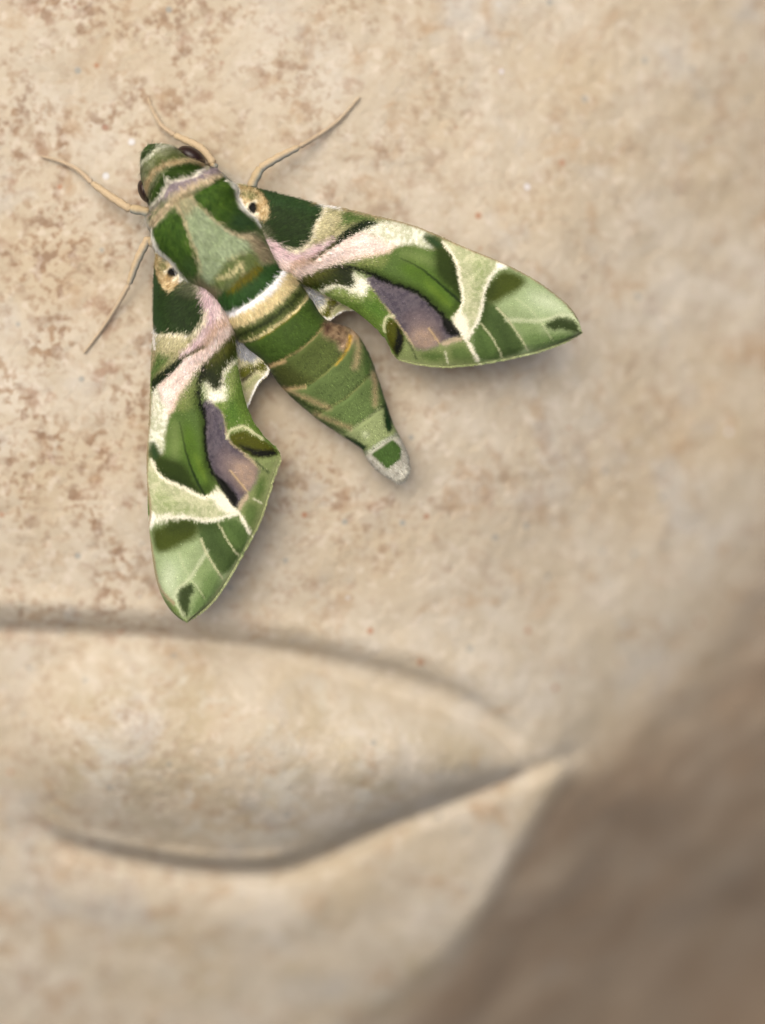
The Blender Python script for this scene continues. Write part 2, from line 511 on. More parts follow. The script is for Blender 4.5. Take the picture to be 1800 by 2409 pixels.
# green central field
fw.poly(Z(3, [(60, 455), (150, 430), (260, 412), (360, 392), (430, 372), (470, 332), (560, 318), (650, 345), (730, 350), (800, 390), (832, 480), (850, 580), (855, 660), (830, 715), (800, 760), (740, 735), (680, 672), (600, 605), (500, 572), (400, 530), (300, 475), (200, 452), (110, 452)]), (92, 122, 58), 8)
fw.poly(Z(3, [(90, 450), (200, 415), (330, 395), (420, 390), (380, 450), (300, 462), (180, 455)]), (140, 150, 88), 16, .8, mottle=.3)
fw.poly(Z(3, [(520, 400), (640, 440), (760, 560), (840, 660), (830, 720), (770, 730), (680, 640), (580, 560), (480, 470)]), (88, 124, 38), 18, .8)
fw.poly(Z(3, [(620, 262), (690, 265), (740, 310), (792, 350), (818, 420), (842, 520), (852, 640), (810, 610), (760, 560), (705, 500), (690, 420), (700, 350), (650, 310)]), (54, 76, 16), 12, .95)
fw.poly(Z(3, [(620, 262), (690, 265), (740, 305), (740, 340), (690, 330), (650, 300)]), (58, 90, 50), 8, .9)
fw.line(Z(3, [(490, 400), (600, 450), (700, 530), (780, 600), (850, 665)]), (36, 62, 18), 5, 3, .9, .5, (.4, 1.6))
fw.line(Z(3, [(800, 420), (830, 520), (845, 630), (815, 700)]), (44, 62, 8), 12, 14, .7)
fw.line(Z(3, [(280, 468), (430, 535), (600, 590), (690, 660), (770, 730)]), (58, 78, 22), 12, 16, .6)
fw.poly(Z(3, [(480, 350), (600, 350), (690, 400), (680, 450), (600, 430), (500, 400)]), (128, 150, 90), 18, .6)
fw.poly(Z(3, [(620, 520), (700, 590), (790, 670), (780, 700), (690, 620)]), (112, 142, 50), 12, .6)
# basal dark patch with cream border
fw.line(Z(2, [(880, 372), (845, 450), (800, 520), (775, 600), (750, 685), (695, 745), (620, 785), (540, 775)]), CREAM, 9, 3, 1, 1.2)
fw.poly(Z(2, [(150, 60), (280, 150), (640, 250), (880, 330), (862, 380), (830, 450), (785, 520), (765, 590), (755, 650), (720, 710), (660, 755), (590, 768), (500, 745), (400, 700), (330, 640), (250, 560), (150, 460), (120, 250)]), DKG, 4, 1, 1.2, c2=(44, 68, 20))
fw.poly(Z(2, [(260, 150), (640, 260), (880, 335), (840, 420), (640, 380), (450, 340), (340, 330), (280, 240)]), (66, 102, 62), 22, .8, mottle=.3)
fw.poly(Z(2, [(200, 500), (290, 520), (360, 590), (400, 690), (330, 660), (240, 600)]), (116, 118, 92), 12, .75, mottle=.25)
fw.line(Z(2, [(895, 362), (858, 450), (812, 525), (788, 605), (765, 690), (705, 758), (620, 800), (530, 785)]), (234, 224, 192), 7, 5, .85, 1.4, (.8, .6))
# eyespot at the shoulder
fw.poly(Z(2, [(20, 120), (110, 145), (200, 168), (280, 205), (312, 290), (342, 360), (346, 420), (322, 480), (272, 512), (215, 482), (140, 430), (70, 350), (30, 260)]), (206, 184, 138), 4, 1, 1.3, c2=(180, 150, 100))
fw.poly(Z(2, [(55, 190), (130, 180), (220, 210), (250, 280), (180, 290), (110, 280), (70, 250)]), (112, 122, 74), 8, .75, mottle=.5)
fw.line(Z(2, [(115, 370), (150, 320), (210, 305)]), (236, 226, 196), 7, 4, .9)
fw.line(Z(2, [(120, 380), (160, 430), (220, 425)]), (240, 232, 206), 9, 5, .9)
fw.line(Z(2, [(-20, 110), (35, 170), (42, 270), (90, 360), (150, 430), (225, 495)]), WHITE, 8, 3, 1, .7)
fw.poly(Z(2, [(142, 350), (165, 312), (208, 306), (230, 348), (220, 402), (192, 428), (158, 412), (138, 378)]), (24, 22, 6), 4, 1, .7)
# dark oblique stripe
fw.poly(Z(2, [(730, 885), (800, 820), (900, 755), (975, 690), (1050, 612), (1150, 538), (1250, 485), (1340, 488), (1410, 516), (1320, 550), (1200, 606), (1100, 676), (1000, 738), (900, 795), (810, 855)]), (34, 56, 16), 4, 1, 1)
fw.poly(Z(2, [(730, 890), (820, 815), (920, 740), (985, 690), (990, 745), (890, 805), (800, 865)]), (104, 100, 38), 6, .7)
# dark olive lobe at the inner root
fw.poly(Z(2, [(600, 1085), (660, 1050), (760, 1005), (900, 958), (1040, 915), (1130, 930), (1160, 1000), (1184, 1080), (1165, 1130), (1120, 1152), (1050, 1132), (980, 1118), (900, 1140), (830, 1178), (720, 1140)]), (58, 72, 14), 5, 1, 1.2)
fw.poly(Z(2, [(620, 1080), (760, 1015), (900, 965), (1030, 930), (960, 990), (840, 1050), (740, 1110)]), (112, 112, 44), 14, .7)
fw.poly(Z(2, [(1000, 960), (1120, 945), (1170, 1080), (1140, 1140), (1060, 1110)]), (36, 50, 8), 12, .8)
# purple field
fw.poly(Z(3, [(268, 528), (330, 500), (400, 538), (500, 575), (580, 606), (660, 670), (730, 740), (790, 810), (845, 855), (840, 878), (770, 890), (735, 930), (690, 955), (580, 965), (560, 920), (520, 860), (470, 790), (430, 735), (395, 690), (355, 640), (308, 580)]), (116, 107, 112), 4, 1, .8, c2=(96, 88, 98))
fw.poly(Z(3, [(560, 810), (640, 800), (700, 840), (740, 900), (690, 955), (580, 960), (540, 890)]), (192, 164, 136), 24, .75, mottle=.2)
fw.poly(Z(3, [(480, 760), (600, 700), (700, 760), (740, 820), (640, 810), (560, 830)]), (140, 122, 118), 22, .6)
fw.line(Z(3, [(296, 560), (355, 640), (410, 705), (470, 785), (530, 870), (575, 945)]), (196, 176, 136), 4, 3, .85, .8)
fw.line(Z(3, [(660, 820), (700, 880), (740, 940)]), (206, 178, 128), 4, 3, .8, .6)
# black band
fw.line(Z(3, [(95, 452), (180, 452), (260, 476), (340, 502), (430, 552), (530, 582), (600, 612), (680, 680), (740, 742), (800, 800), (838, 852)]), (20, 26, 6), 9, 5, 1, 1.3, (.9, 1.0))
fw.poly(Z(3, [(300, 480), (420, 530), (440, 565), (340, 520)]), (20, 26, 6), 4, 1, .8)
fw.poly(Z(3, [(735, 745), (790, 790), (850, 852), (800, 870), (770, 850), (745, 805)]), (22, 24, 8), 6, 1, .8)
# green inner margin
fw.poly(Z(3, [(-20, 590), (30, 590), (110, 580), (195, 600), (245, 575), (285, 545), (330, 600), (368, 650), (400, 700), (430, 745), (400, 770), (385, 820), (400, 870), (440, 960), (480, 1010), (400, 960), (330, 830), (240, 760), (100, 690), (0, 640)]), (104, 136, 58), 4, 1, .8)
fw.poly(Z(3, [(20, 598), (110, 590), (200, 610), (270, 590), (330, 650), (300, 660), (200, 640), (110, 630)]), (164, 176, 116), 14, .8, mottle=.3)
fw.poly(Z(3, [(250, 640), (330, 640), (400, 710), (390, 760), (340, 750), (290, 700)]), (84, 124, 44), 14, .85)
fw.line(Z(2, [(845, 1188), (905, 1145), (985, 1122), (1060, 1134), (1130, 1158), (1180, 1180)]), (236, 230, 206), 7, 5, .95, 1.3)
fw.poly(Z(2, [(1148, 985), (1210, 1025), (1280, 1060), (1325, 1105), (1300, 1150), (1275, 1225), (1215, 1205), (1140, 1180), (1120, 1155), (1165, 1135), (1186, 1080)]), (234, 230, 206), 9, .95, 1.5)
# olive spot at the tornus
fw.line(Z(3, [(392, 840), (388, 780), (410, 742), (450, 745)]), (206, 204, 160), 6, 3, .9)
fw.poly(Z(3, [(402, 775), (440, 758), (470, 790), (500, 840), (512, 900), (492, 962), (476, 990), (450, 972), (420, 905), (402, 845)]), (88, 92, 12), 4, 1, .8)
fw.poly(Z(3, [(460, 800), (500, 850), (512, 905), (495, 965), (474, 992), (448, 968), (455, 900), (470, 850)]), (26, 30, 8), 6, 1, .8)
# green strip along the outer margin below the purple
fw.poly(Z(3, [(515, 890), (560, 930), (620, 958), (690, 940), (740, 905), (800, 885), (860, 868), (890, 900), (925, 960), (955, 1012), (830, 1045), (700, 1060), (560, 1045), (470, 1005), (500, 960)]), (134, 150, 96), 8, 1)
fw.poly(Z(3, [(610, 975), (690, 955), (760, 975), (740, 1015), (640, 1010)]), (88, 118, 58), 10, .85)
fw.poly(Z(3, [(800, 930), (880, 920), (920, 980), (930, 1010), (800, 1015), (785, 970)]), (96, 126, 66), 10, .8)
fw.poly(Z(3, [(730, 905), (800, 880), (860, 866), (870, 890), (790, 910), (750, 930)]), (206, 180, 152), 6, .8)
fw.line(Z(3, [(535, 900), (560, 940), (585, 1005)]), (60, 80, 50), 4, 3, .7)
fw.line(Z(3, [(755, 960), (775, 1030)]), (214, 210, 176), 4, 3, .8)
# tip of the wing
fw.poly(Z(3, [(1000, 390), (1100, 420), (1350, 540), (1530, 700), (1600, 860), (1400, 950), (1100, 1020), (950, 1030), (905, 900), (960, 780), (985, 620), (1030, 500)]), (152, 174, 128), 6)
fw.poly(Z(3, [(985, 650), (1060, 680), (1120, 755), (1185, 850), (1250, 955), (1100, 1000), (960, 1030), (915, 890), (960, 790)]), (86, 112, 62), 8)
fw.poly(Z(3, [(920, 880), (965, 800), (1030, 870), (1090, 980), (960, 1010)]), (98, 128, 70), 8, .9)
fw.poly(Z(3, [(1200, 850), (1300, 830), (1340, 850), (1400, 850), (1560, 850), (1480, 900), (1250, 960)]), (110, 142, 82), 14, .85)
fw.poly(Z(3, [(1130, 770), (1200, 770), (1300, 790), (1330, 830), (1220, 860), (1190, 840)]), (132, 160, 104), 14, .8)
fw.poly(Z(3, [(1060, 500), (1115, 468), (1180, 488), (1255, 545), (1200, 590), (1120, 630), (1060, 672), (1005, 668), (988, 630), (1000, 565)]), (72, 88, 10), 12, .95)
fw.poly(Z(3, [(1230, 560), (1330, 570), (1440, 660), (1500, 720), (1400, 745), (1300, 740), (1200, 680)]), (168, 188, 150), 24, .7, mottle=.2)
fw.line(Z(3, [(1120, 768), (1200, 770), (1300, 775), (1390, 762), (1470, 735), (1535, 755), (1562, 820)]), (196, 204, 166), 8, 6, .8)
fw.line(Z(3, [(970, 790), (1030, 862), (1075, 940), (1096, 990)]), (200, 200, 158), 4, 3, .85, .6)
fw.line(Z(3, [(1065, 695), (1130, 760), (1190, 850), (1250, 950)]), (200, 198, 156), 4, 3, .85, .6)
fw.line(Z(3, [(1335, 790), (1365, 840), (1400, 890)]), (178, 188, 146), 4, 3, .7, .6)
fw.line(Z(3, [(1180, 640), (1250, 690), (1330, 780)]), (182, 192, 152), 4, 5, .5, .6)
fw.poly(Z(3, [(1350, 802), (1400, 766), (1460, 754), (1520, 766), (1552, 800), (1568, 848), (1500, 834), (1450, 822), (1400, 832)]), (58, 78, 34), 7, .95)
fw.line(Z(3, [(1040, 560), (1010, 640), (995, 720), (985, 780)]), (60, 80, 30), 16, 16, .6)
fw.line(Z(3, [(960, 860), (1000, 960)]), (70, 98, 48), 14, 14, .5)
fw.line(Z(3, [(1020, 740), (1100, 850), (1150, 960)]), (64, 88, 44), 16, 18, .55)
fw.line(Z(3, [(1290, 940), (1400, 900), (1500, 870)]), (84, 116, 60), 14, 16, .5)
fw.poly(Z(3, [(1380, 610), (1500, 700), (1545, 760), (1450, 730), (1330, 690), (1260, 620)]), (196, 206, 176), 20, .5)
# cream band before the tip
fw.poly(Z(3, [(730, 290), (860, 320), (1000, 380), (1100, 425), (1050, 478), (1006, 545), (982, 620), (972, 700), (958, 770), (915, 830), (905, 870), (880, 880), (830, 820), (790, 770), (830, 720), (862, 680), (856, 600), (840, 500), (815, 420), (790, 350)]), (196, 196, 156), 5, 1, 1, c2=(176, 182, 138))
fw.poly(Z(3, [(930, 400), (1040, 430), (1010, 500), (975, 580), (950, 660), (930, 560)]), (138, 158, 104), 14, .7, mottle=.3)
fw.line(Z(3, [(745, 300), (800, 370), (832, 450), (850, 550), (866, 640), (850, 710), (808, 768), (860, 845), (900, 915), (948, 1010)]), (240, 232, 206), 8.5, 5, .92, 1.3, (.7, 1.0))
fw.poly(Z(3, [(790, 765), (850, 715), (890, 760), (905, 850), (880, 890), (840, 835)]), (240, 232, 206), 8, .9)
fw.line(Z(3, [(1110, 428), (1055, 478), (1012, 540), (987, 605), (976, 690), (956, 770), (922, 822), (898, 872)]), (236, 230, 208), 7, 5, .9, 1.3)
fw.poly(Z(3, [(1050, 430), (1110, 415), (1140, 450), (1080, 475)]), (240, 236, 218), 6, .9)
# costal edge
fw.line(Z(3, [(-40, 62), (60, 80), (130, 96), (260, 130), (400, 160), (560, 200), (700, 255), (850, 325), (1000, 385), (1100, 425), (1220, 485), (1340, 555), (1430, 625), (1500, 685), (1550, 750)]), (168, 146, 112), 7, 3, .8, .6)
fw.line(Z(3, [(10, 80), (60, 86), (120, 98)]), (234, 230, 226), 7, 3, .9)
# outer fringe
fw.line(Z(3, [(1570, 845), (1500, 888), (1400, 928), (1290, 963), (1180, 988), (1060, 1012), (950, 1032), (830, 1044), (720, 1046), (600, 1032), (475, 1000)]), (158, 160, 112), 5, 3, .6, .6)

def relief(Q):
    """folds and veins of the forewing, in millimetres"""
    z = np.zeros(len(Q))
    def ln(pts, depth, w):
        nonlocal z
        d, t = line_dist(Q, chaikin(pts, False, 2))
        z += depth * np.exp(-(d / w) ** 2) * sstep(0, .12, t) * sstep(1, .88, t)
    ln(Z(3, [(95, 452), (260, 480), (430, 560), (600, 620), (740, 750), (838, 852)]), -.45, 13)
    ln(Z(3, [(200, 400), (430, 460), (600, 540), (760, 680)]), .35, 30)
    ln(Z(3, [(330, 560), (480, 680), (620, 780), (720, 880)]), .25, 30)
    ln(Z(3, [(490, 400), (600, 450), (700, 530), (780, 600), (850, 665)]), -.12, 6)
    ln(Z(3, [(296, 560), (410, 705), (530, 870), (585, 1005)]), .14, 6)
    ln(Z(3, [(970, 790), (1030, 862), (1096, 990)]), .14, 6)
    ln(Z(3, [(1065, 695), (1190, 850), (1250, 950)]), .14, 6)
    ln(Z(3, [(1335, 790), (1400, 890)]), .12, 6)
    ln(Z(2, [(480, 960), (760, 870), (1100, 720), (1500, 640)]), .35, 18)
    ln(Z(2, [(720, 890), (1000, 720), (1340, 500)]), -.35, 9)
    z += .06 * (fbm(Q[:, 0] / 6, Q[:, 1] / 6, 5, 3) - .5)
    return z

def wing_surface(lead, trail, zfun, nu, nv, to_pattern):
    L = resample(lead, nu); T = resample(trail, nu)
    s = np.linspace(0, 1, nu)[:, None]; t = np.linspace(0, 1, nv)[None]
    px = L[:, None, :] * (1 - t[..., None]) + T[:, None, :] * t[..., None]
    wv = np.stack([vnoise(s[:, 0] * 90, s[:, 0] * 0, 201) - .5, vnoise(s[:, 0] * 90, s[:, 0] * 0, 203) - .5], -1) * 2.4
    px = px + wv[:, None] * sstep(.6, 1, t)[..., None] * np.sin(np.pi * s)[..., None]
    P = px.reshape(-1, 2)
    Q = to_pattern(P)
    z = zfun(s, t).ravel() + relief(Q)
    return P, Q, z

def solid_sheet(co, nu, nv, thick):
    """top sheet plus an underside, closed round the rim"""
    top = co.reshape(nu, nv, 3)
    bot = top.copy(); bot[..., 2] -= thick
    n = nu * nv
    f = grid_faces(nu, nv)
    v1 = top[1, 0] - top[0, 0]; v2 = top[1, -1] - top[1, 0]
    if np.cross(v1, v2)[2] < 0: f = f[:, ::-1]
    fb = f[:, ::-1] + n
    idx = np.arange(n).reshape(nu, nv)
    ring = np.r_[idx[:, 0], idx[-1, 1:], idx[-2::-1, -1], idx[0, -2:0:-1]]
    r2 = np.roll(ring, -1)
    fr = np.stack([ring, r2, r2 + n, ring + n], -1)
    return np.vstack([top.reshape(-1, 3), bot.reshape(-1, 3)]), np.vstack([f, fb, fr])

def hairs(name, root, dirv, nrm, length, width, colr, tilt, parent, mat=FUR, curl=.25, jitter=.25, vary=.30, tipc=1.15, dust=.0):
    n = len(root)
    d = norm(dirv + rng.normal(0, jitter, (n, 3)))
    d = norm(d - nrm * (d * nrm).sum(-1, keepdims=True))
    side = norm(np.cross(d, nrm))
    tl = tilt[:, None] if np.ndim(tilt) else tilt
    up = norm(d * np.cos(tl) + nrm * np.sin(tl))
    up2 = norm(up - nrm * curl)
    l = length[:, None]; w = width[:, None]
    base = root - nrm * .02
    mid = base + up * l * .55
    tip = mid + up2 * l * .45
    v = np.stack([base - side * w * .5, base + side * w * .5, mid - side * w * .42, mid + side * w * .42, tip], 1).reshape(-1, 3)
    k = np.arange(n)[:, None] * 5
    f = np.vstack([k + [0, 1, 3], k + [0, 3, 2], k + [2, 3, 4]])
    br = np.exp(rng.normal(0, vary, (n, 1)))
    pale = (rng.random((n, 1)) < dust) & (colr.max(1, keepdims=True) > .14)
    colr = np.where(pale, colr * .7 + alb((226, 214, 176)) * .3, colr)
    c = np.clip(colr * br, 0, .9)
    cc = np.stack([c * .9, c * .9, c, c, np.clip(c * tipc, 0, .9)], 1).reshape(-1, 3)
    o = mesh_obj(name, v, f, mat, parent, cc, smooth=True)
    o["kind"] = "stuff"
    return o

def wing_fur(P, z, nu, nv, count, to_pattern, paint, base_pt, parent, lenfun, flip):
    px = P.reshape(nu, nv, 2); zz = z.reshape(nu, nv)
    a = px[1:, :-1] - px[:-1, :-1]; b = px[:-1, 1:] - px[:-1, :-1]
    area = np.abs(a[..., 0] * b[..., 1] - a[..., 1] * b[..., 0]).ravel()
    cell = rng.choice(len(area), count, p=area / area.sum())
    i, j = cell // (nv - 1), cell % (nv - 1)
    u = rng.random(count); v = rng.random(count)
    def bl(A):
        e = (slice(None),) + (None,) * (A.ndim - 2)
        return A[i, j] * ((1 - u) * (1 - v))[e] + A[i + 1, j] * (u * (1 - v))[e] + A[i, j + 1] * ((1 - u) * v)[e] + A[i + 1, j + 1] * (u * v)[e]
    hp = bl(px); hz = bl(zz)
    C = unproj(px[..., 0], px[..., 1], zz)
    N = norm(np.cross(np.gradient(C, axis=0), np.gradient(C, axis=1)))
    if N[..., 2].mean() < 0: N = -N
    hn = norm(bl(N))
    root = unproj(hp[:, 0], hp[:, 1], hz)
    bp = unproj(np.array([base_pt[0]]), np.array([base_pt[1]]), np.array([8.0]))
    d = norm(root - bp) * [1, 1, .0]
    Q = to_pattern(hp)
    ln, wd, tl = lenfun(Q)
    ln = ln * rng.uniform(.6, 1.35, count)
    cp = proj(root + d * (ln * .55)[:, None])
    c = paint.eval(to_pattern(cp) + rng.normal(0, 1, Q.shape) * np.where(rng.random((count, 1)) < .35, 6.0, 1.8) * (1 - .8 * np.exp(-((Q[:, :1] - 596) / 40) ** 2 - ((Q[:, 1:] - 488) / 40) ** 2)))
    hairs("scales", root, d, hn, ln, wd * rng.uniform(.7, 1.3, count), c, tl, parent, jitter=.22, vary=.28, dust=.06)

def fw_len(Q):
    pinky = np.exp(-((Q[:, 0] - 660) / 90) ** 2 - ((Q[:, 1] - 600) / 90) ** 2)
    basal = sstep(1000, 700, Q[:, 0])
    ln = .24 + .26 * basal + .45 * pinky
    spot = np.exp(-((Q[:, 0] - 596) / 40) ** 2 - ((Q[:, 1] - 488) / 40) ** 2)
    ln = ln * (1 - .62 * spot)
    wd = .075 - .02 * basal
    tl = .09 + .16 * basal + .1 * pinky
    return ln, wd, tl

same = lambda P: P
# --- forewing reaching to the side
leadR = Z(2, [(-60, 330), (-30, 180), (30, 138), (100, 146), (200, 168), (300, 196), (450, 236), (640, 285), (850, 343)]) + \
        Z(3, [(120, 94), (260, 130), (400, 160), (560, 200), (700, 256), (850, 326), (1000, 386), (1100, 426), (1220, 486), (1340, 557), (1430, 627), (1500, 687), (1545, 748), (1565, 800), (1573, 845)])
trailR = Z(2, [(330, 1000), (480, 1030), (630, 1078), (740, 1132), (850, 1186), (960, 1246), (1060, 1300), (1180, 1372), (1290, 1452), (1380, 1540), (1450, 1622)]) + \
         Z(3, [(392, 862), (412, 910), (440, 962), (470, 998), (500, 1012), (600, 1032), (720, 1046), (830, 1044), (950, 1032), (1060, 1012), (1180, 988), (1290, 963), (1400, 928), (1500, 888), (1562, 855), (1573, 845)])
def zR(s, t):
    z = 6.5 + .5 * np.sin(np.pi * np.clip(s * 1.25, 0, 1)) - 1.4 * sstep(.45, 1.0, s)
    z = z + .9 * np.sin(np.pi * t) * (1 - .4 * s) - 1.3 * t * sstep(.1, .6, s)
    z = z - (1.3 * sstep(.8, .0, s)) * np.clip(1 - t / .3, 0, 1) ** 2 - .5 * np.clip(1 - t / .12, 0, 1) ** 2
    return z - .6 * np.clip((t - .85) / .15, 0, 1) ** 2
NU, NV = 460, 200
def build_forewing(lead, trail, zfun, to_pattern, base_pt, label):
    P, Q, z = wing_surface(lead, trail, zfun, NU, NV, to_pattern)
    c = fw.eval(Q)
    co = unproj(P[:, 0], P[:, 1], z)
    v, f = solid_sheet(co, NU, NV, .22)
    under = np.tile(alb((196, 178, 140)), (len(c), 1))
    o = mesh_obj("forewing", v, f, WING, moth, np.vstack([c, under]))
    o["label"] = label
    wing_fur(P, z, NU, NV, 95000, to_pattern, fw, base_pt, o, fw_len, False)
    # fringe of longer scales along the outer and inner margin
    G = co.reshape(NU, NV, 3); n = 2600
    i = rng.integers(int(NU * .42), NU - 2, n); u = rng.random((n, 1))
    e0 = G[:, -1]; e1 = G[:, -7]
    root = e0[i] * (1 - u) + e0[i + 1] * u
    d = norm(e0[i] - e1[i]) * .8 + norm(e0[np.minimum(i + 3, NU - 1)] - e0[i]) * .5
    pr = to_pattern(proj(root - norm(d) * .25))
    cc = fw.eval(pr) * .9 + alb((176, 170, 130)) * .1
    hairs("fringe", root - norm(d) * .08, d, np.tile([0., 0., 1.], (n, 1)), rng.uniform(.2, .42, n), rng.uniform(.05, .1, n), cc, .02, o, jitter=.15, curl=.1)
    return o
build_forewing(leadR, trailR, zR, same, (600, 560), "forewing spread towards the side, marbled green, pink and purple")

# --- forewing hanging down: the same markings, carried over by matched landmarks
LM = [((2, 180, 365), (1, 450, 1395)), ((2, 272, 512), (4, 370, 128)), ((2, 40, 150), (1, 275, 1215)), ((2, 285, 200), (1, 258, 1425)),
      ((2, 865, 355), (4, 145, 590)), ((2, 560, 768), (4, 665, 400)), ((2, 690, 745), (4, 600, 565)), ((2, 290, 560), (4, 490, 110)),
      ((2, 400, 700), (4, 640, 250)), ((2, 815, 485), (4, 300, 605)), ((2, 765, 640), (4, 490, 625)), ((2, 720, 885), (4, 700, 705)),
      ((2, 1400, 515), (4, 135, 1195)), ((2, 1100, 590), (4, 340, 930)), ((2, 490, 985), (4, 935, 405)), ((2, 630, 1075), (4, 985, 610)),
      ((2, 1150, 988), (4, 688, 1085)), ((2, 1150, 1145), (4, 840, 1200)), ((2, 850, 1186), (4, 1010, 890)), ((2, 1000, 740), (4, 440, 900)),
      ((2, 1275, 1225), (4, 905, 1290)), ((3, 430, 757), (4, 1060, 1625)), ((3, 476, 992), (5, 1450, 315)), ((3, 402, 800), (4, 1010, 1660)), ((3, 275, 530), (4, 720, 1290)),
      ((3, 430, 552), (4, 690, 1500)), ((3, 600, 612), (5, 700, 290)), ((3, 740, 742), (5, 760, 500)), ((3, 838, 852), (5, 990, 855)),
      ((3, 805, 765), (5, 835, 690)), ((3, 866, 640), (5, 640, 765)), ((3, 745, 300), (5, 105, 360)), ((3, 815, 420), (5, 210, 530)),
      ((3, 842, 500), (5, 400, 640)), ((3, 640, 265), (5, 120, 190)), ((3, 700, 350), (5, 230, 320)), ((3, 1105, 432), (5, 115, 985)), ((3, 1012, 540), (5, 330, 955)),
      ((3, 987, 605), (5, 520, 965)), ((3, 956, 772), (5, 790, 1000)), ((3, 895, 872), (5, 1010, 930)), ((3, 945, 1015), (5, 1160, 1125)),
      ((3, 1096, 992), (5, 1035, 1370)), ((3, 1250, 952), (5, 865, 1610)), ((3, 1400, 928), (5, 735, 1870)), ((3, 1350, 800), (5, 545, 1660)),
      ((3, 1573, 845), (5, 490, 2070)), ((3, 1530, 765), (5, 385, 1840)), ((3, 1220, 486), (5, 115, 1250)), ((3, 1430, 627), (5, 195, 1690)),
      ((3, 1340, 557), (5, 150, 1490)), ((3, 400, 160), (4, 105, 1270)), ((3, 850, 326), (5, 72, 520)), ((3, 560, 200), (4, 85, 1600)),
      ((3, 585, 1025), (5, 1385, 510)), ((3, 775, 1045), (5, 1300, 830)), ((2, 1180, 1372), (4, 1085, 1270)), ((2, 1380, 1540), (4, 1180, 1530)),
      ((3, 370, 822), (4, 1290, 1670)), ((3, 420, 930), (4, 1400, 1775)), ((3, 1065, 695), (5, 640, 1200)), ((3, 640, 335), (4, 240, 1830)),
      ((3, 1060, 500), (5, 180, 1075)), ((3, 720, 890), (5, 1100, 690)), ((3, 440, 370), (4, 360, 1430)), ((3, 180, 300), (4, 230, 1150))]
src = [Z(b[0], [b[1:]])[0] for a, b in LM]; dst = [Z(a[0], [a[1:]])[0] for a, b in LM]
toR = tps(src, dst, .3)
leadL = Z(1, [(480, 1160), (360, 1170), (290, 1200), (268, 1250), (258, 1400)]) + \
        Z(4, [(143, 0), (135, 300), (138, 560), (122, 760), (110, 1000), (103, 1250), (93, 1500), (76, 1750)]) + \
        Z(5, [(66, 350), (68, 500), (76, 700), (80, 900), (92, 1080), (106, 1230), (128, 1400), (152, 1560), (188, 1700), (240, 1830), (310, 1940), (380, 2012), (450, 2062), (490, 2070)])
trailL = Z(4, [(900, 330), (960, 480), (985, 610), (998, 750), (1010, 860), (1040, 1050), (1082, 1250), (1132, 1400), (1205, 1560), (1300, 1680), (1400, 1772)]) + \
         Z(5, [(1455, 290), (1474, 345), (1450, 420), (1410, 510), (1372, 640), (1312, 850), (1242, 1030), (1170, 1170), (1082, 1330), (1000, 1480), (912, 1630), (830, 1760), (742, 1870), (640, 1962), (540, 2034), (490, 2070)])
def zL(s, t):
    z = 6.5 + .4 * np.sin(np.pi * np.clip(s * 1.25, 0, 1)) - 1.7 * sstep(.45, 1.0, s)
    z = z + 1.0 * np.sin(np.pi * t) * (1 - .4 * s) + .3 * t
    z = z - (1.5 * sstep(.8, .0, s)) * np.clip(1 - t / .3, 0, 1) ** 2 - .8 * np.clip(1 - t / .12, 0, 1) ** 2
    return z - .6 * np.clip((t - .85) / .15, 0, 1) ** 2
build_forewing(leadL, trailL, zL, toR, (500, 640), "forewing pointing down towards the carved eye, narrower in view")

# --- hindwings: mostly under the forewings, their inner corner shows beside the abdomen
hw = Paint((196, 190, 148))     # painted on the lower wing (zoom 4)
hw.poly(Z(4, [(960, 560), (1090, 610), (1170, 700), (1260, 850), (1200, 900), (1130, 900), (1040, 860), (1000, 760)]), (176, 178, 178), 6, 1, 1, c2=(150, 154, 160))
hw.poly(Z(4, [(970, 590), (1040, 590), (1080, 640), (1040, 680), (990, 650)]), (70, 68, 84), 8, .9)
for k in range(5):
    hw.line(Z(4, [(1000 + 22 * k, 640 + 6 * k), (1060 + 24 * k, 740), (1110 + 28 * k, 860 - 8 * k)]), (112, 116, 122), 3, 2, .8)
hw.line(Z(4, [(1180, 915), (1225, 880), (1280, 860)]), (226, 220, 190), 7, 3)
hw.poly(Z(4, [(1185, 945), (1240, 915), (1300, 875), (1330, 930), (1330, 970), (1270, 1005), (1215, 985)]), (104, 108, 20), 4)
hw.poly(Z(4, [(1030, 980), (1100, 935), (1170, 905), (1205, 965), (1160, 1030), (1100, 1080), (1060, 1085)]), (108, 112, 26), 6)
hw.line(Z(4, [(1205, 970), (1160, 1035), (1080, 1095)]), (70, 66, 40), 8, 5, .9)
hw.line(Z(4, [(1060, 1200), (1130, 1140), (1220, 1060)]), (158, 166, 108), 14, 8, .7)
hw.line(Z(4, [(1340, 940), (1346, 1000), (1300, 1060), (1240, 1115), (1190, 1225), (1150, 1320), (1118, 1385)]), (240, 240, 232), 6, 3, 1, .5)
def build_hindwing(lead, trail, to_pattern, z0, base_pt, label):
    nu, nv = 180, 90
    L = resample(lead, nu); T = resample(trail, nu)
    s = np.linspace(0, 1, nu)[:, None]; t = np.linspace(0, 1, nv)[None]
    P = (L[:, None] * (1 - t[..., None]) + T[:, None] * t[..., None]).reshape(-1, 2)
    z = (z0 - 1.2 * s + .3 * np.sin(t * 9 + s * 3) * s - .5 * t * s).ravel()
    Q = to_pattern(P)
    c = hw.eval(Q)
    co = unproj(P[:, 0], P[:, 1], z)
    v, f = solid_sheet(co, nu, nv, .15)
    o = mesh_obj("hindwing", v, f, WING, moth, np.vstack([c, c]))
    o["label"] = label
    def ln(Q):
        tuft = sstep(890, 800, Q[:, 1])
        return .25 + .8 * tuft, .06 - .01 * tuft, .12 + .1 * tuft
    wing_fur(P, z, nu, nv, 14000, to_pattern, hw, base_pt, o, ln, False)
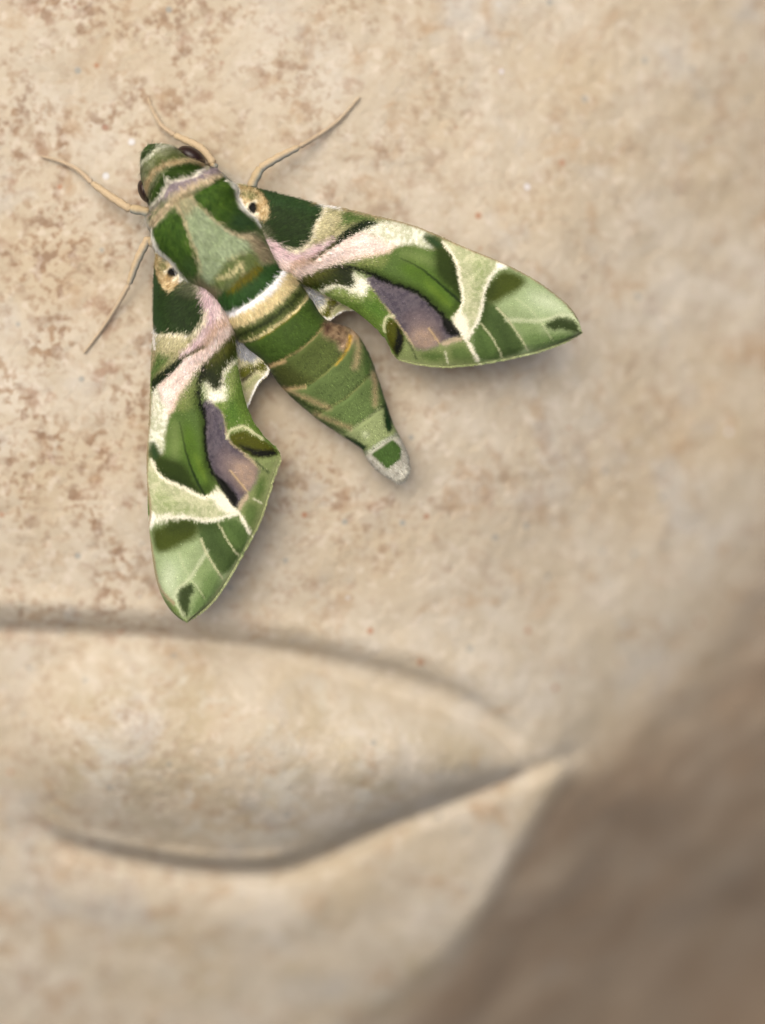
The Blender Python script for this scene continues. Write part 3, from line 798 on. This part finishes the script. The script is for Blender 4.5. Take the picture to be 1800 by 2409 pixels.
build_hindwing(Z(4, [(900, 520), (860, 800), (800, 1100), (700, 1400), (640, 1600), (700, 1720)]),
               Z(4, [(1010, 585), (1090, 615), (1165, 700), (1250, 830), (1318, 915), (1352, 962), (1346, 1010), (1300, 1062), (1245, 1115), (1192, 1230), (1150, 1330), (1110, 1400), (1000, 1560), (850, 1680), (700, 1720)]),
               same, 5.2, (545, 770), "hindwing corner showing beside the abdomen under the hanging forewing")
# matched landmarks for the other hindwing
HM = [((4, 985, 610), (2, 640, 1090)), ((4, 1080, 620), (2, 690, 1190)), ((4, 1165, 700), (2, 735, 1240)), ((4, 1270, 855), (2, 830, 1355)), ((4, 1180, 915), (2, 890, 1290)),
      ((4, 1040, 860), (2, 860, 1215)), ((4, 1350, 960), (2, 875, 1430)), ((4, 1330, 1030), (2, 945, 1448)), ((4, 1215, 985), (2, 950, 1390)), ((4, 1205, 965), (2, 930, 1300)), ((4, 1030, 980), (2, 960, 1255)),
      ((4, 1240, 1115), (2, 1005, 1400)), ((4, 1190, 1225), (2, 1060, 1368)), ((4, 1118, 1385), (2, 1175, 1368)), ((4, 1060, 1090), (2, 1010, 1290))]
toH = tps([Z(b[0], [b[1:]])[0] for a, b in HM], [Z(a[0], [a[1:]])[0] for a, b in HM], .3)
build_hindwing(Z(2, [(560, 1030), (700, 960), (900, 980), (1150, 1050), (1400, 1200), (1520, 1330)]),
               Z(2, [(640, 1100), (700, 1210), (750, 1275), (830, 1365), (872, 1432), (905, 1452), (945, 1448), (1000, 1402), (1060, 1368), (1120, 1360), (1200, 1372), (1300, 1400), (1430, 1400), (1520, 1330)]),
               toH, 5.2, (715, 670), "hindwing corner showing under the forewing spread to the side")

# --- body: one continuous skin from head to tail
body = Paint((112, 128, 84))
# head
body.poly(Z(1, [(60, 100), (500, 60), (800, 330), (800, 420), (200, 850), (60, 700)]), (150, 156, 118), 6, 1, 1, c2=(116, 130, 84))
body.poly(Z(1, [(100, 120), (340, 120), (420, 170), (300, 205), (250, 250), (190, 320), (130, 390), (90, 300)]), (76, 104, 54), 5)
body.line(Z(1, [(135, 380), (170, 330), (250, 270), (280, 225), (380, 200), (490, 195)]), (222, 222, 196), 7, 3, .95)
body.poly(Z(1, [(180, 540), (200, 440), (260, 350), (380, 280), (540, 255), (640, 310), (520, 318), (400, 340), (300, 400), (230, 490)]), (104, 116, 60), 6, .85, mottle=.4)
body.line(Z(1, [(470, 200), (560, 260), (680, 330), (800, 390)]), (190, 182, 150), 8, 5, .8)
body.line(Z(1, [(175, 700), (190, 580), (235, 470), (320, 390), (450, 345), (600, 330), (740, 375)]), (204, 182, 138), 12, 4, .95, c2=(176, 152, 110))
body.poly(Z(1, [(212, 785), (220, 650), (268, 555), (340, 470), (420, 395), (520, 355), (640, 352), (745, 400), (690, 442), (560, 490), (390, 522), (372, 570), (330, 640), (285, 710), (228, 795)]), (62, 92, 28), 4)
# collar
body.poly(Z(1, [(150, 880), (250, 795), (340, 700), (388, 560), (412, 538), (560, 508), (720, 442), (760, 405), (860, 400), (960, 465), (800, 505), (640, 560), (560, 612), (450, 650), (400, 705), (320, 765), (230, 862), (180, 960)]), (172, 158, 160), 5, 1, 1, c2=(148, 134, 138))
body.line(Z(1, [(205, 985), (300, 880), (420, 745), (470, 680), (600, 600), (760, 545), (935, 482)]), (220, 198, 162), 14, 5, .95)
body.line(Z(1, [(220, 805), (290, 722), (350, 640), (378, 545), (382, 490), (400, 536), (560, 502), (700, 452), (755, 412)]), (236, 230, 208), 6, 2.5, .95)
# shoulders
body.poly(Z(1, [(430, 720), (540, 650), (650, 640), (650, 740), (700, 800), (560, 830), (500, 810)]), (186, 168, 128), 8, 1, mottle=.1)
body.poly(Z(1, [(500, 700), (620, 700), (700, 790), (800, 860), (920, 970), (1040, 1040), (1190, 1120), (1240, 1250), (1120, 1240), (960, 1290), (900, 1400), (800, 1560), (720, 1440), (700, 1290), (640, 1120), (600, 980), (550, 850)]), (160, 178, 144), 7, 1, c2=(146, 166, 128))
body.poly(Z(1, [(480, 690), (640, 690), (660, 790), (620, 860), (560, 860)]), (176, 164, 124), 14, .8)
body.poly(Z(1, [(1060, 1030), (1250, 1020), (1340, 1120), (1460, 1330), (1300, 1340), (1240, 1250), (1190, 1130)]), (158, 142, 112), 8, .95, mottle=.2)
body.poly(Z(1, [(960, 1330), (1120, 1235), (1230, 1200), (1290, 1340), (1180, 1390), (1000, 1490), (880, 1570), (830, 1570), (880, 1450)]), (110, 128, 72), 9, .95)
body.poly(Z(1, [(690, 1430), (750, 1500), (840, 1560), (960, 1600), (960, 1720), (800, 1700), (650, 1560)]), (140, 128, 98), 9, .95, mottle=.25)
body.line(Z(1, [(890, 1475), (960, 1452), (1040, 1425), (1062, 1372), (1112, 1332)]), (216, 204, 152), 7, 3, .95)
body.line(Z(1, [(1105, 1330), (1122, 1365), (1118, 1420)]), (206, 194, 144), 6, 3, .9)
body.line(Z(1, [(980, 1290), (1060, 1262), (1140, 1235)]), (190, 182, 136), 4, 3, .8)
body.line(Z(1, [(640, 690), (700, 775), (860, 900), (960, 995), (1080, 1060), (1200, 1070)]), (216, 198, 160), 11, 4, .95)
body.line(Z(1, [(500, 800), (556, 900), (590, 1030), (650, 1160), (690, 1280), (702, 1400)]), (214, 196, 156), 9, 4, .95)
body.poly(Z(1, [(635, 690), (700, 620), (780, 570), (890, 488), (965, 488), (1025, 550), (1065, 620), (1070, 720), (1130, 800), (1210, 870), (1280, 940), (1240, 1005), (1150, 1020), (1050, 1020), (960, 980), (860, 910), (760, 810), (690, 765)]), (66, 104, 34), 4, 1, 1.2, c2=(86, 122, 42))
body.poly(Z(1, [(1020, 850), (1130, 800), (1280, 940), (1240, 1010), (1100, 1020), (980, 980)]), (50, 82, 58), 18, .7)
body.poly(Z(1, [(225, 1030), (320, 955), (400, 870), (480, 818), (530, 870), (562, 980), (592, 1060), (642, 1180), (674, 1270), (692, 1390), (640, 1460), (560, 1450), (500, 1390), (430, 1300), (350, 1215), (280, 1170), (240, 1090)]), (66, 104, 36), 4, 1, 1.2, c2=(86, 122, 44))
body.poly(Z(1, [(500, 1300), (640, 1250), (690, 1390), (640, 1460), (560, 1440)]), (60, 90, 52), 16, .6)
body.line(Z(1, [(920, 462), (1005, 520), (1064, 600), (1070, 690), (1115, 780), (1200, 858), (1300, 945)]), (244, 240, 224), 13, 3, 1, .8)
body.line(Z(1, [(175, 890), (225, 1020), (262, 1150), (295, 1212), (380, 1275), (460, 1360), (520, 1450), (590, 1540)]), (244, 240, 224), 13, 3, 1, .8)
# first bands of the abdomen
body.poly(Z(6, [(-40, 340), (90, 270), (200, 175), (300, 108), (430, 66), (520, 60), (510, 150), (480, 190), (400, 255), (280, 345), (160, 432), (60, 500), (0, 480)]), (60, 104, 48), 5)
body.poly(Z(6, [(40, 320), (120, 222), (220, 140), (300, 92), (345, 112), (300, 175), (200, 245), (90, 320)]), (122, 112, 6), 6, .95)
body.poly(Z(6, [(40, 510), (180, 462), (300, 390), (420, 292), (500, 200), (530, 150), (620, 190), (640, 240), (560, 335), (420, 452), (300, 532), (200, 575), (80, 610)]), (222, 202, 150), 6)
body.poly(Z(6, [(80, 605), (200, 578), (300, 535), (430, 452), (560, 335), (640, 230), (720, 290), (710, 340), (620, 425), (500, 535), (380, 615), (240, 700), (120, 680)]), (104, 118, 60), 7, .95)
body.line(Z(6, [(160, 650), (300, 592), (430, 508), (560, 410), (640, 320)]), (38, 60, 14), 11, 6, .9)
body.line(Z(6, [(40, 498), (170, 450), (285, 380), (400, 290), (480, 205), (515, 145)]), (254, 252, 244), 16, 3, 1, 1.0)
# segments
body.poly(Z(6, [(150, 700), (260, 696), (380, 625), (500, 545), (600, 465), (670, 395), (720, 320), (860, 500), (850, 570), (740, 695), (600, 805), (500, 870), (380, 910)]), (76, 106, 40), 4)
body.poly(Z(6, [(360, 900), (520, 860), (740, 700), (850, 565), (1060, 600), (1050, 690), (1000, 805), (850, 965), (700, 1062), (560, 1085), (440, 1080)]), (98, 116, 60), 4)
body.poly(Z(6, [(400, 910), (520, 880), (640, 960), (760, 1010), (680, 1065), (500, 1085), (420, 1000)]), (78, 86, 36), 16, .8)
body.poly(Z(6, [(460, 1085), (690, 1070), (850, 968), (1000, 815), (1050, 680), (1250, 800), (1200, 980), (1150, 1050), (1000, 1180), (820, 1290), (600, 1200)]), (104, 128, 74), 4)
body.poly(Z(6, [(600, 1200), (820, 1285), (1000, 1178), (1150, 1050), (1200, 980), (1340, 1150), (1300, 1235), (1200, 1315), (1050, 1425), (850, 1400)]), (110, 136, 80), 4)
body.poly(Z(6, [(860, 1400), (1050, 1425), (1200, 1315), (1300, 1235), (1400, 1250), (1460, 1440), (1310, 1520), (1190, 1610), (1000, 1500)]), (146, 162, 112), 5)
body.poly(Z(6, [(1150, 1640), (1190, 1605), (1310, 1522), (1440, 1445), (1600, 1600), (1600, 1900), (1400, 1950), (1150, 1750)]), (196, 194, 178), 6, 1, 1, c2=(178, 174, 158))
body.line(Z(6, [(900, 900), (960, 850), (1000, 805)]), (120, 132, 60), 4, 3, .8)
for pts, c, w in (([(390, 895), (600, 802), (740, 690), (850, 560)], (168, 152, 98), 4), ([(500, 1085), (700, 1062), (850, 962), (1000, 802), (1045, 690)], (130, 140, 78), 3.5),
                  ([(790, 1290), (1000, 1172), (1150, 1042), (1200, 975)], (136, 148, 88), 3.5), ([(1050, 1422), (1200, 1312), (1300, 1232)], (158, 172, 122), 3.5)):
    body.line(Z(6, pts), c, w, 2.5, .9, .5)
body.line(Z(6, [(370, 905), (430, 888), (520, 862)]), (186, 158, 112), 8, 4, .9)
body.line(Z(6, [(490, 1085), (560, 1088), (680, 1068)]), (190, 162, 116), 7, 5, .85)
body.line(Z(6, [(120, 712), (260, 690), (380, 620), (500, 540), (600, 460), (670, 390), (712, 318)]), (228, 212, 154), 5.5, 2.5, 1, 1)
body.line(Z(6, [(300, 688), (400, 628), (520, 545), (640, 445)]), (140, 132, 20), 3, 2, .8, .5)
# flanks
body.poly(Z(6, [(1000, 500), (1100, 520), (1130, 640), (1060, 720), (1000, 780), (940, 760), (980, 700), (1040, 620)]), (196, 166, 134), 12, .9)
body.poly(Z(6, [(820, 560), (880, 500), (980, 520), (1040, 580), (1030, 690), (980, 740), (900, 690), (820, 660)]), (158, 128, 100), 11, .85, c2=(132, 100, 78))
body.poly(Z(6, [(840, 570), (890, 540), (900, 600), (850, 630)]), (70, 40, 28), 8, .8)
body.line(Z(6, [(930, 890), (1000, 812), (1042, 722), (1052, 660)]), (206, 164, 50), 8, 5, .95, .6, (.3, 1.2))
body.line(Z(6, [(1090, 560), (1118, 700), (1115, 800), (1090, 910)]), (200, 170, 128), 12, 11, .7)
body.line(Z(6, [(1160, 680), (1190, 800), (1190, 950)]), (84, 116, 58), 12, 7, .9)
body.line(Z(6, [(1244, 960), (1254, 1100), (1250, 1210)]), (204, 172, 130), 10, 10, .7)
body.line(Z(6, [(1292, 1010), (1312, 1150), (1330, 1210)]), (92, 124, 66), 8, 6, .9)
body.line(Z(6, [(520, 1095), (640, 1142), (780, 1200), (870, 1240)]), (200, 168, 124), 10, 10, .7)
body.line(Z(6, [(540, 1130), (660, 1200), (790, 1262)]), (70, 92, 40), 8, 6, .9)
body.line(Z(6, [(760, 1290), (900, 1350), (1040, 1402)]), (198, 168, 124), 9, 10, .7)
body.line(Z(6, [(800, 1345), (900, 1395), (1000, 1440)]), (92, 118, 66), 9, 6, .9)
body.poly(Z(6, [(980, 1455), (1080, 1498), (1195, 1552), (1150, 1590), (1050, 1540)]), (40, 76, 34), 5)
body.poly(Z(6, [(1322, 1180), (1372, 1260), (1405, 1380), (1360, 1445), (1332, 1400), (1320, 1290)]), (36, 72, 30), 5)
body.poly(Z(6, [(1150, 1420), (1200, 1440), (1190, 1490), (1150, 1470)]), (190, 198, 160), 8, .7)
body.line(Z(6, [(1180, 1605), (1310, 1520), (1435, 1448)]), (198, 202, 178), 6, 4, .9)
body.poly(Z(6, [(1218, 1612), (1392, 1494), (1462, 1562), (1458, 1655), (1350, 1738)]), (78, 112, 52), 4, 1, .5, smooth=0)

ST = [  # left and right outline points, zoom id, centre height, half height (mm)
    (1, (196, 182), (222, 172), 6.0, .3), (1, (150, 250), (370, 172), 6.2, 1.9), (1, (132, 400), (520, 232), 6.5, 3.0), (1, (148, 560), (650, 300), 6.7, 3.6),
    (1, (184, 690), (750, 356), 6.9, 4.0), (1, (212, 790), (850, 402), 6.9, 4.2), (1, (180, 900), (940, 465), 6.8, 4.5), (1, (236, 1030), (1058, 580), 6.8, 4.8),
    (1, (290, 1195), (1078, 700), 6.8, 5.1), (1, (400, 1300), (1150, 810), 6.8, 5.2), (1, (560, 1510), (1300, 940), 6.7, 5.0), (1, (740, 1610), (1380, 1110), 6.6, 4.8),
    (1, (880, 1740), (1500, 1360), 6.4, 4.6), (6, (90, 585), (600, 185), 6.2, 4.4), (6, (140, 690), (712, 330), 6.0, 4.3), (6, (350, 870), (850, 520), 5.6, 4.2),
    (6, (480, 1060), (1070, 610), 5.0, 3.9), (6, (640, 1215), (1195, 790), 4.6, 3.6), (6, (800, 1345), (1258, 950), 4.2, 3.2), (6, (1000, 1478), (1340, 1200), 3.7, 2.6),
    (6, (1145, 1580), (1408, 1390), 3.4, 2.1), (6, (1180, 1650), (1475, 1520), 3.2, 1.8), (6, (1295, 1770), (1525, 1670), 2.9, 1.3), (6, (1375, 1815), (1525, 1750), 2.7, .9), (6, (1420, 1836), (1505, 1795), 2.6, .5), (6, (1455, 1838), (1478, 1825), 2.5, .15)]
def build_body():
    Lp = np.array([Z(s[0], [s[1]])[0] for s in ST]); Rp = np.array([Z(s[0], [s[2]])[0] for s in ST])
    zc = np.array([s[3] - 1.4 * min(1, s[4] / 2.5) for s in ST]); hh = np.array([s[4] for s in ST])
    cen = (Lp + Rp) / 2
    key = np.r_[0, np.cumsum(np.linalg.norm(np.diff(cen, axis=0), axis=1))]
    ns, na = 460, 200
    t = np.linspace(0, key[-1], ns)
    A = catmull(key, t, np.hstack([Lp, Rp, zc[:, None], hh[:, None]]))
    Lw = unproj(A[:, 0], A[:, 1], A[:, 4]); Rw = unproj(A[:, 2], A[:, 3], A[:, 4])
    c = (Lw + Rw) / 2; w = (Rw - Lw) / 2
    th = np.linspace(0, 2 * np.pi, na, endpoint=False)
    cs, sn = np.cos(th), np.sin(th)
    ex = .88
    cx = np.sign(cs) * np.abs(cs) ** ex; sx = np.sign(sn) * np.abs(sn) ** ex
    V = c[:, None] + w[:, None] * cx[None, :, None]
    V[..., 2] += np.maximum(A[:, 5], .05)[:, None] * sx[None]
    # grooves between the segments and soft modelling of the thorax
    nr = norm(np.cross(np.gradient(V, axis=0), np.roll(V, -1, 1) - np.roll(V, 1, 1)))
    out = V - c[:, None]
    nr = np.where((nr * out).sum(-1, keepdims=True) < 0, -nr, nr)
    flat = V.reshape(-1, 3); P = proj(flat); g = np.zeros(len(P))
    for pts, dp, wd in (([(150, 712), (260, 695), (500, 545), (712, 322)], -.18, 7), ([(370, 900), (600, 806), (850, 565)], -.16, 6), ([(480, 1085), (700, 1066), (1000, 808), (1050, 680)], -.16, 6),
                        ([(780, 1292), (1000, 1176), (1205, 975)], -.14, 6), ([(1040, 1424), (1200, 1316), (1310, 1230)], -.12, 5), ([(1180, 1608), (1310, 1524), (1440, 1448)], -.2, 5),
                        ([(60, 520), (280, 385), (510, 160)], .18, 14), ([(40, 480), (250, 330), (480, 90)], -.25, 12)):
        d, tt = line_dist(P, np.array(Z(6, pts))); g += dp * np.exp(-(d / wd) ** 2)
    for pts, dp, wd in (([(500, 760), (590, 1030), (690, 1300)], -.35, 9), ([(640, 690), (860, 900), (1080, 1060)], -.35, 9), ([(220, 805), (380, 520), (755, 412)], -.3, 8),
                        ([(200, 960), (450, 690), (935, 480)], -.35, 9), ([(175, 700), (320, 390), (740, 375)], -.35, 8), ([(350, 1000), (500, 1200), (600, 1350)], .35, 24), ([(850, 650), (960, 800), (1130, 930)], .35, 24)):
        d, tt = line_dist(P, np.array(Z(1, pts))); g += dp * np.exp(-(d / wd) ** 2)
    up = (nr.reshape(-1, 3)[:, 2] > 0)
    flat = flat + nr.reshape(-1, 3) * (g * up)[:, None]
    flat = flat + nr.reshape(-1, 3) * (.12 * (fbm(P[:, 0] / 9, P[:, 1] / 9, 8, 3) - .5))[:, None]
    colr = body.eval(P)
    f = grid_faces(ns, na, True)
    caps = []
    o = mesh_obj("body", flat, f, BODY, moth, colr)
    o["label"] = "furry head, green-saddled thorax and banded tapering abdomen"
    # fur
    V = flat.reshape(ns, na, 3)
    V2 = np.concatenate([V, V[:, :1]], 1); n2 = np.concatenate([nr, nr[:, :1]], 1)
    a = V2[1:, :-1] - V2[:-1, :-1]; b = V2[:-1, 1:] - V2[:-1, :-1]
    area = np.linalg.norm(np.cross(a, b), axis=-1) * np.clip(nr[:-1, :, 2] + .5, 0, 1) * (1.0 + 1.2 * (t[:-1, None] < key[14]))
    area = area.ravel()
    cnt = 120000
    cell = rng.choice(len(area), cnt, p=area / area.sum())
    i, j = cell // na, cell % na
    u = rng.random(cnt)[:, None]; v = rng.random(cnt)[:, None]
    bl = lambda M: M[i, j] * (1 - u) * (1 - v) + M[i + 1, j] * u * (1 - v) + M[i, j + 1] * (1 - u) * v + M[i + 1, j + 1] * u * v
    root = bl(V2); hn = norm(bl(n2))
    ax = norm(np.gradient(c, axis=0))[i]
    s = t[i]
    lat = norm(w)[i]
    sgn = ((root - c[i]) * lat).sum(-1, keepdims=True) / np.maximum(np.linalg.norm(w, axis=1)[i][:, None], .3)
    d = ax + lat * sgn * .15
    thor = sstep(key[15], key[12], s)
    head = sstep(key[5], key[4], s)
    ln = (.38 + .42 * thor - .2 * head) * rng.uniform(.6, 1.4, cnt)
    tail = sstep(key[21], key[24], s); ln = ln + .55 * tail
    stray = rng.random(cnt) < .05 * thor; ln = np.where(stray, ln * 1.7, ln)
    wd = (.07 - .02 * thor) * rng.uniform(.7, 1.3, cnt)
    tl = .14 + .16 * thor + .25 * stray
    Pr = proj(root)
    cc = body.eval(proj(root + norm(d) * (ln * .6)[:, None]) + rng.normal(0, 1.2, Pr.shape))
    hairs("fur", root, d, hn, ln, wd, cc, tl, o, curl=.3, jitter=.26)
    return o
build_body()

# --- compound eyes
def build_eye(cpx, ang, ra, rb, rz, z0):
    nu, nv = 28, 40
    th = np.linspace(0.001, np.pi - .001, nu)[:, None]; ph = np.linspace(0, 2 * np.pi, nv, endpoint=False)[None]
    x = np.sin(th) * np.cos(ph) * ra; y = np.sin(th) * np.sin(ph) * rb; zz = np.cos(th) * rz + 0 * ph
    c = unproj(np.array(cpx[0]), np.array(cpx[1]), np.array(z0))
    ca, sa = math.cos(ang), math.sin(ang)
    v = np.stack([c[0] + x * ca - y * sa, c[1] + x * sa + y * ca, z0 + zz], -1).reshape(-1, 3)
    mesh_obj("compound_eye", v, grid_faces(nu, nv, True), EYE, moth)
build_eye(Z(1, [(622, 288)])[0], math.atan2(-150, 250), 1.95, 1.2, 2.0, 5.6)
build_eye(Z(1, [(172, 620)])[0], math.atan2(-180, 70), 1.5, .85, 1.8, 5.2)

# --- legs: femur, tibia and tarsus
def tube(pts, rad, na=14, sub=10):
    p = np.array(pts, float)
    key = np.r_[0, np.cumsum(np.linalg.norm(np.diff(p, axis=0), axis=1))]
    t = np.linspace(0, key[-1], (len(p) - 1) * sub + 1)
    c = catmull(key, t, p); r = np.interp(t, key, rad)
    T = norm(np.gradient(c, axis=0))
    up = np.array([0, 0, 1.0]); s = norm(np.cross(T, up)); n = np.cross(s, T)
    th = np.linspace(0, 2 * np.pi, na, endpoint=False)
    r = r * (1 + .08 * np.sin(t * 5))
    r[0] *= .4; r[-1] *= .4
    v = c[:, None] + r[:, None, None] * (s[:, None] * np.cos(th)[None, :, None] + n[:, None] * np.sin(th)[None, :, None])
    return v.reshape(-1, 3), grid_faces(len(t), na, True), np.tile(np.sin(th), len(t)), len(t)
def leg_mesh(name, pts, rad, ctop, cside, parent):
    v, f, sn, n = tube(pts, rad)
    ctr = np.repeat(v.reshape(n, -1, 3).mean(1), len(v) // n, 0)
    hind = norm(v - ctr) @ np.array([.61, -.79, 0.])            # side that faces the tail is grey, the other tan
    c = alb(ctop) + (alb(cside) - alb(ctop)) * sstep(.05, .6, hind)[:, None]
    return mesh_obj(name, v, f, LEG, parent, c)
def build_leg(femur, tibia, tarsus, scale=1.0):
    def w(pts): return [tuple(unproj(np.array(q[0]), np.array(q[1]), np.array(z * .78))) for (u, vv, z) in pts for q in Z(7, [(u, vv)])]
    def ground(pts):
        r = []
        for (u, vv, z) in pts:
            q = Z(7, [(u, vv)])[0]
            r.append(tuple(unproj(np.array(q[0]), np.array(q[1]), np.array(stone_z(*q) + z))))
        return r
    a = leg_mesh("leg", w(femur), np.interp(np.linspace(0, 1, len(femur)), [0, 1], [.62, .6]) * scale, (204, 182, 142), (168, 170, 156), moth)
    leg_mesh("tibia", w(tibia), np.interp(np.linspace(0, 1, len(tibia)), [0, .5, 1], [.54, .52, .40]) * scale, (210, 187, 150), (170, 168, 154), a)
    leg_mesh("tarsus", [w(tibia)[-1]] + ground(tarsus), np.linspace(.34, .15, len(tarsus) + 1) * scale, (206, 184, 152), (184, 170, 148), a)
build_leg([(560, 640, 4.0), (500, 615, 4.8), (425, 600, 5.0)], [(430, 606, 5.0), (335, 545, 4.2), (240, 475, 3.0)], [(160, 405, .9), (80, 370, .5), (-10, 345, .35)])
build_leg([(790, 450, 4.5), (825, 410, 5.6), (836, 378, 6.0)], [(832, 384, 6.1), (775, 312, 5.4), (700, 270, 4.0), (640, 243, 3.0)], [(575, 190, .9), (535, 120, .5), (510, 60, .35)])
build_leg([(1000, 540, 4.0), (1030, 460, 4.8), (1062, 400, 5.0)], [(1056, 406, 5.0), (1150, 350, 4.4), (1250, 300, 3.2)], [(1340, 245, 1.2), (1430, 180, .6), (1545, 55, .35)])
build_leg([(570, 800, 4.0), (535, 765, 4.8), (516, 738, 5.0)], [(518, 738, 5.0), (462, 850, 4.4), (420, 970, 3.2)], [(360, 1075, 1.2), (300, 1170, .6), (200, 1305, .35)])
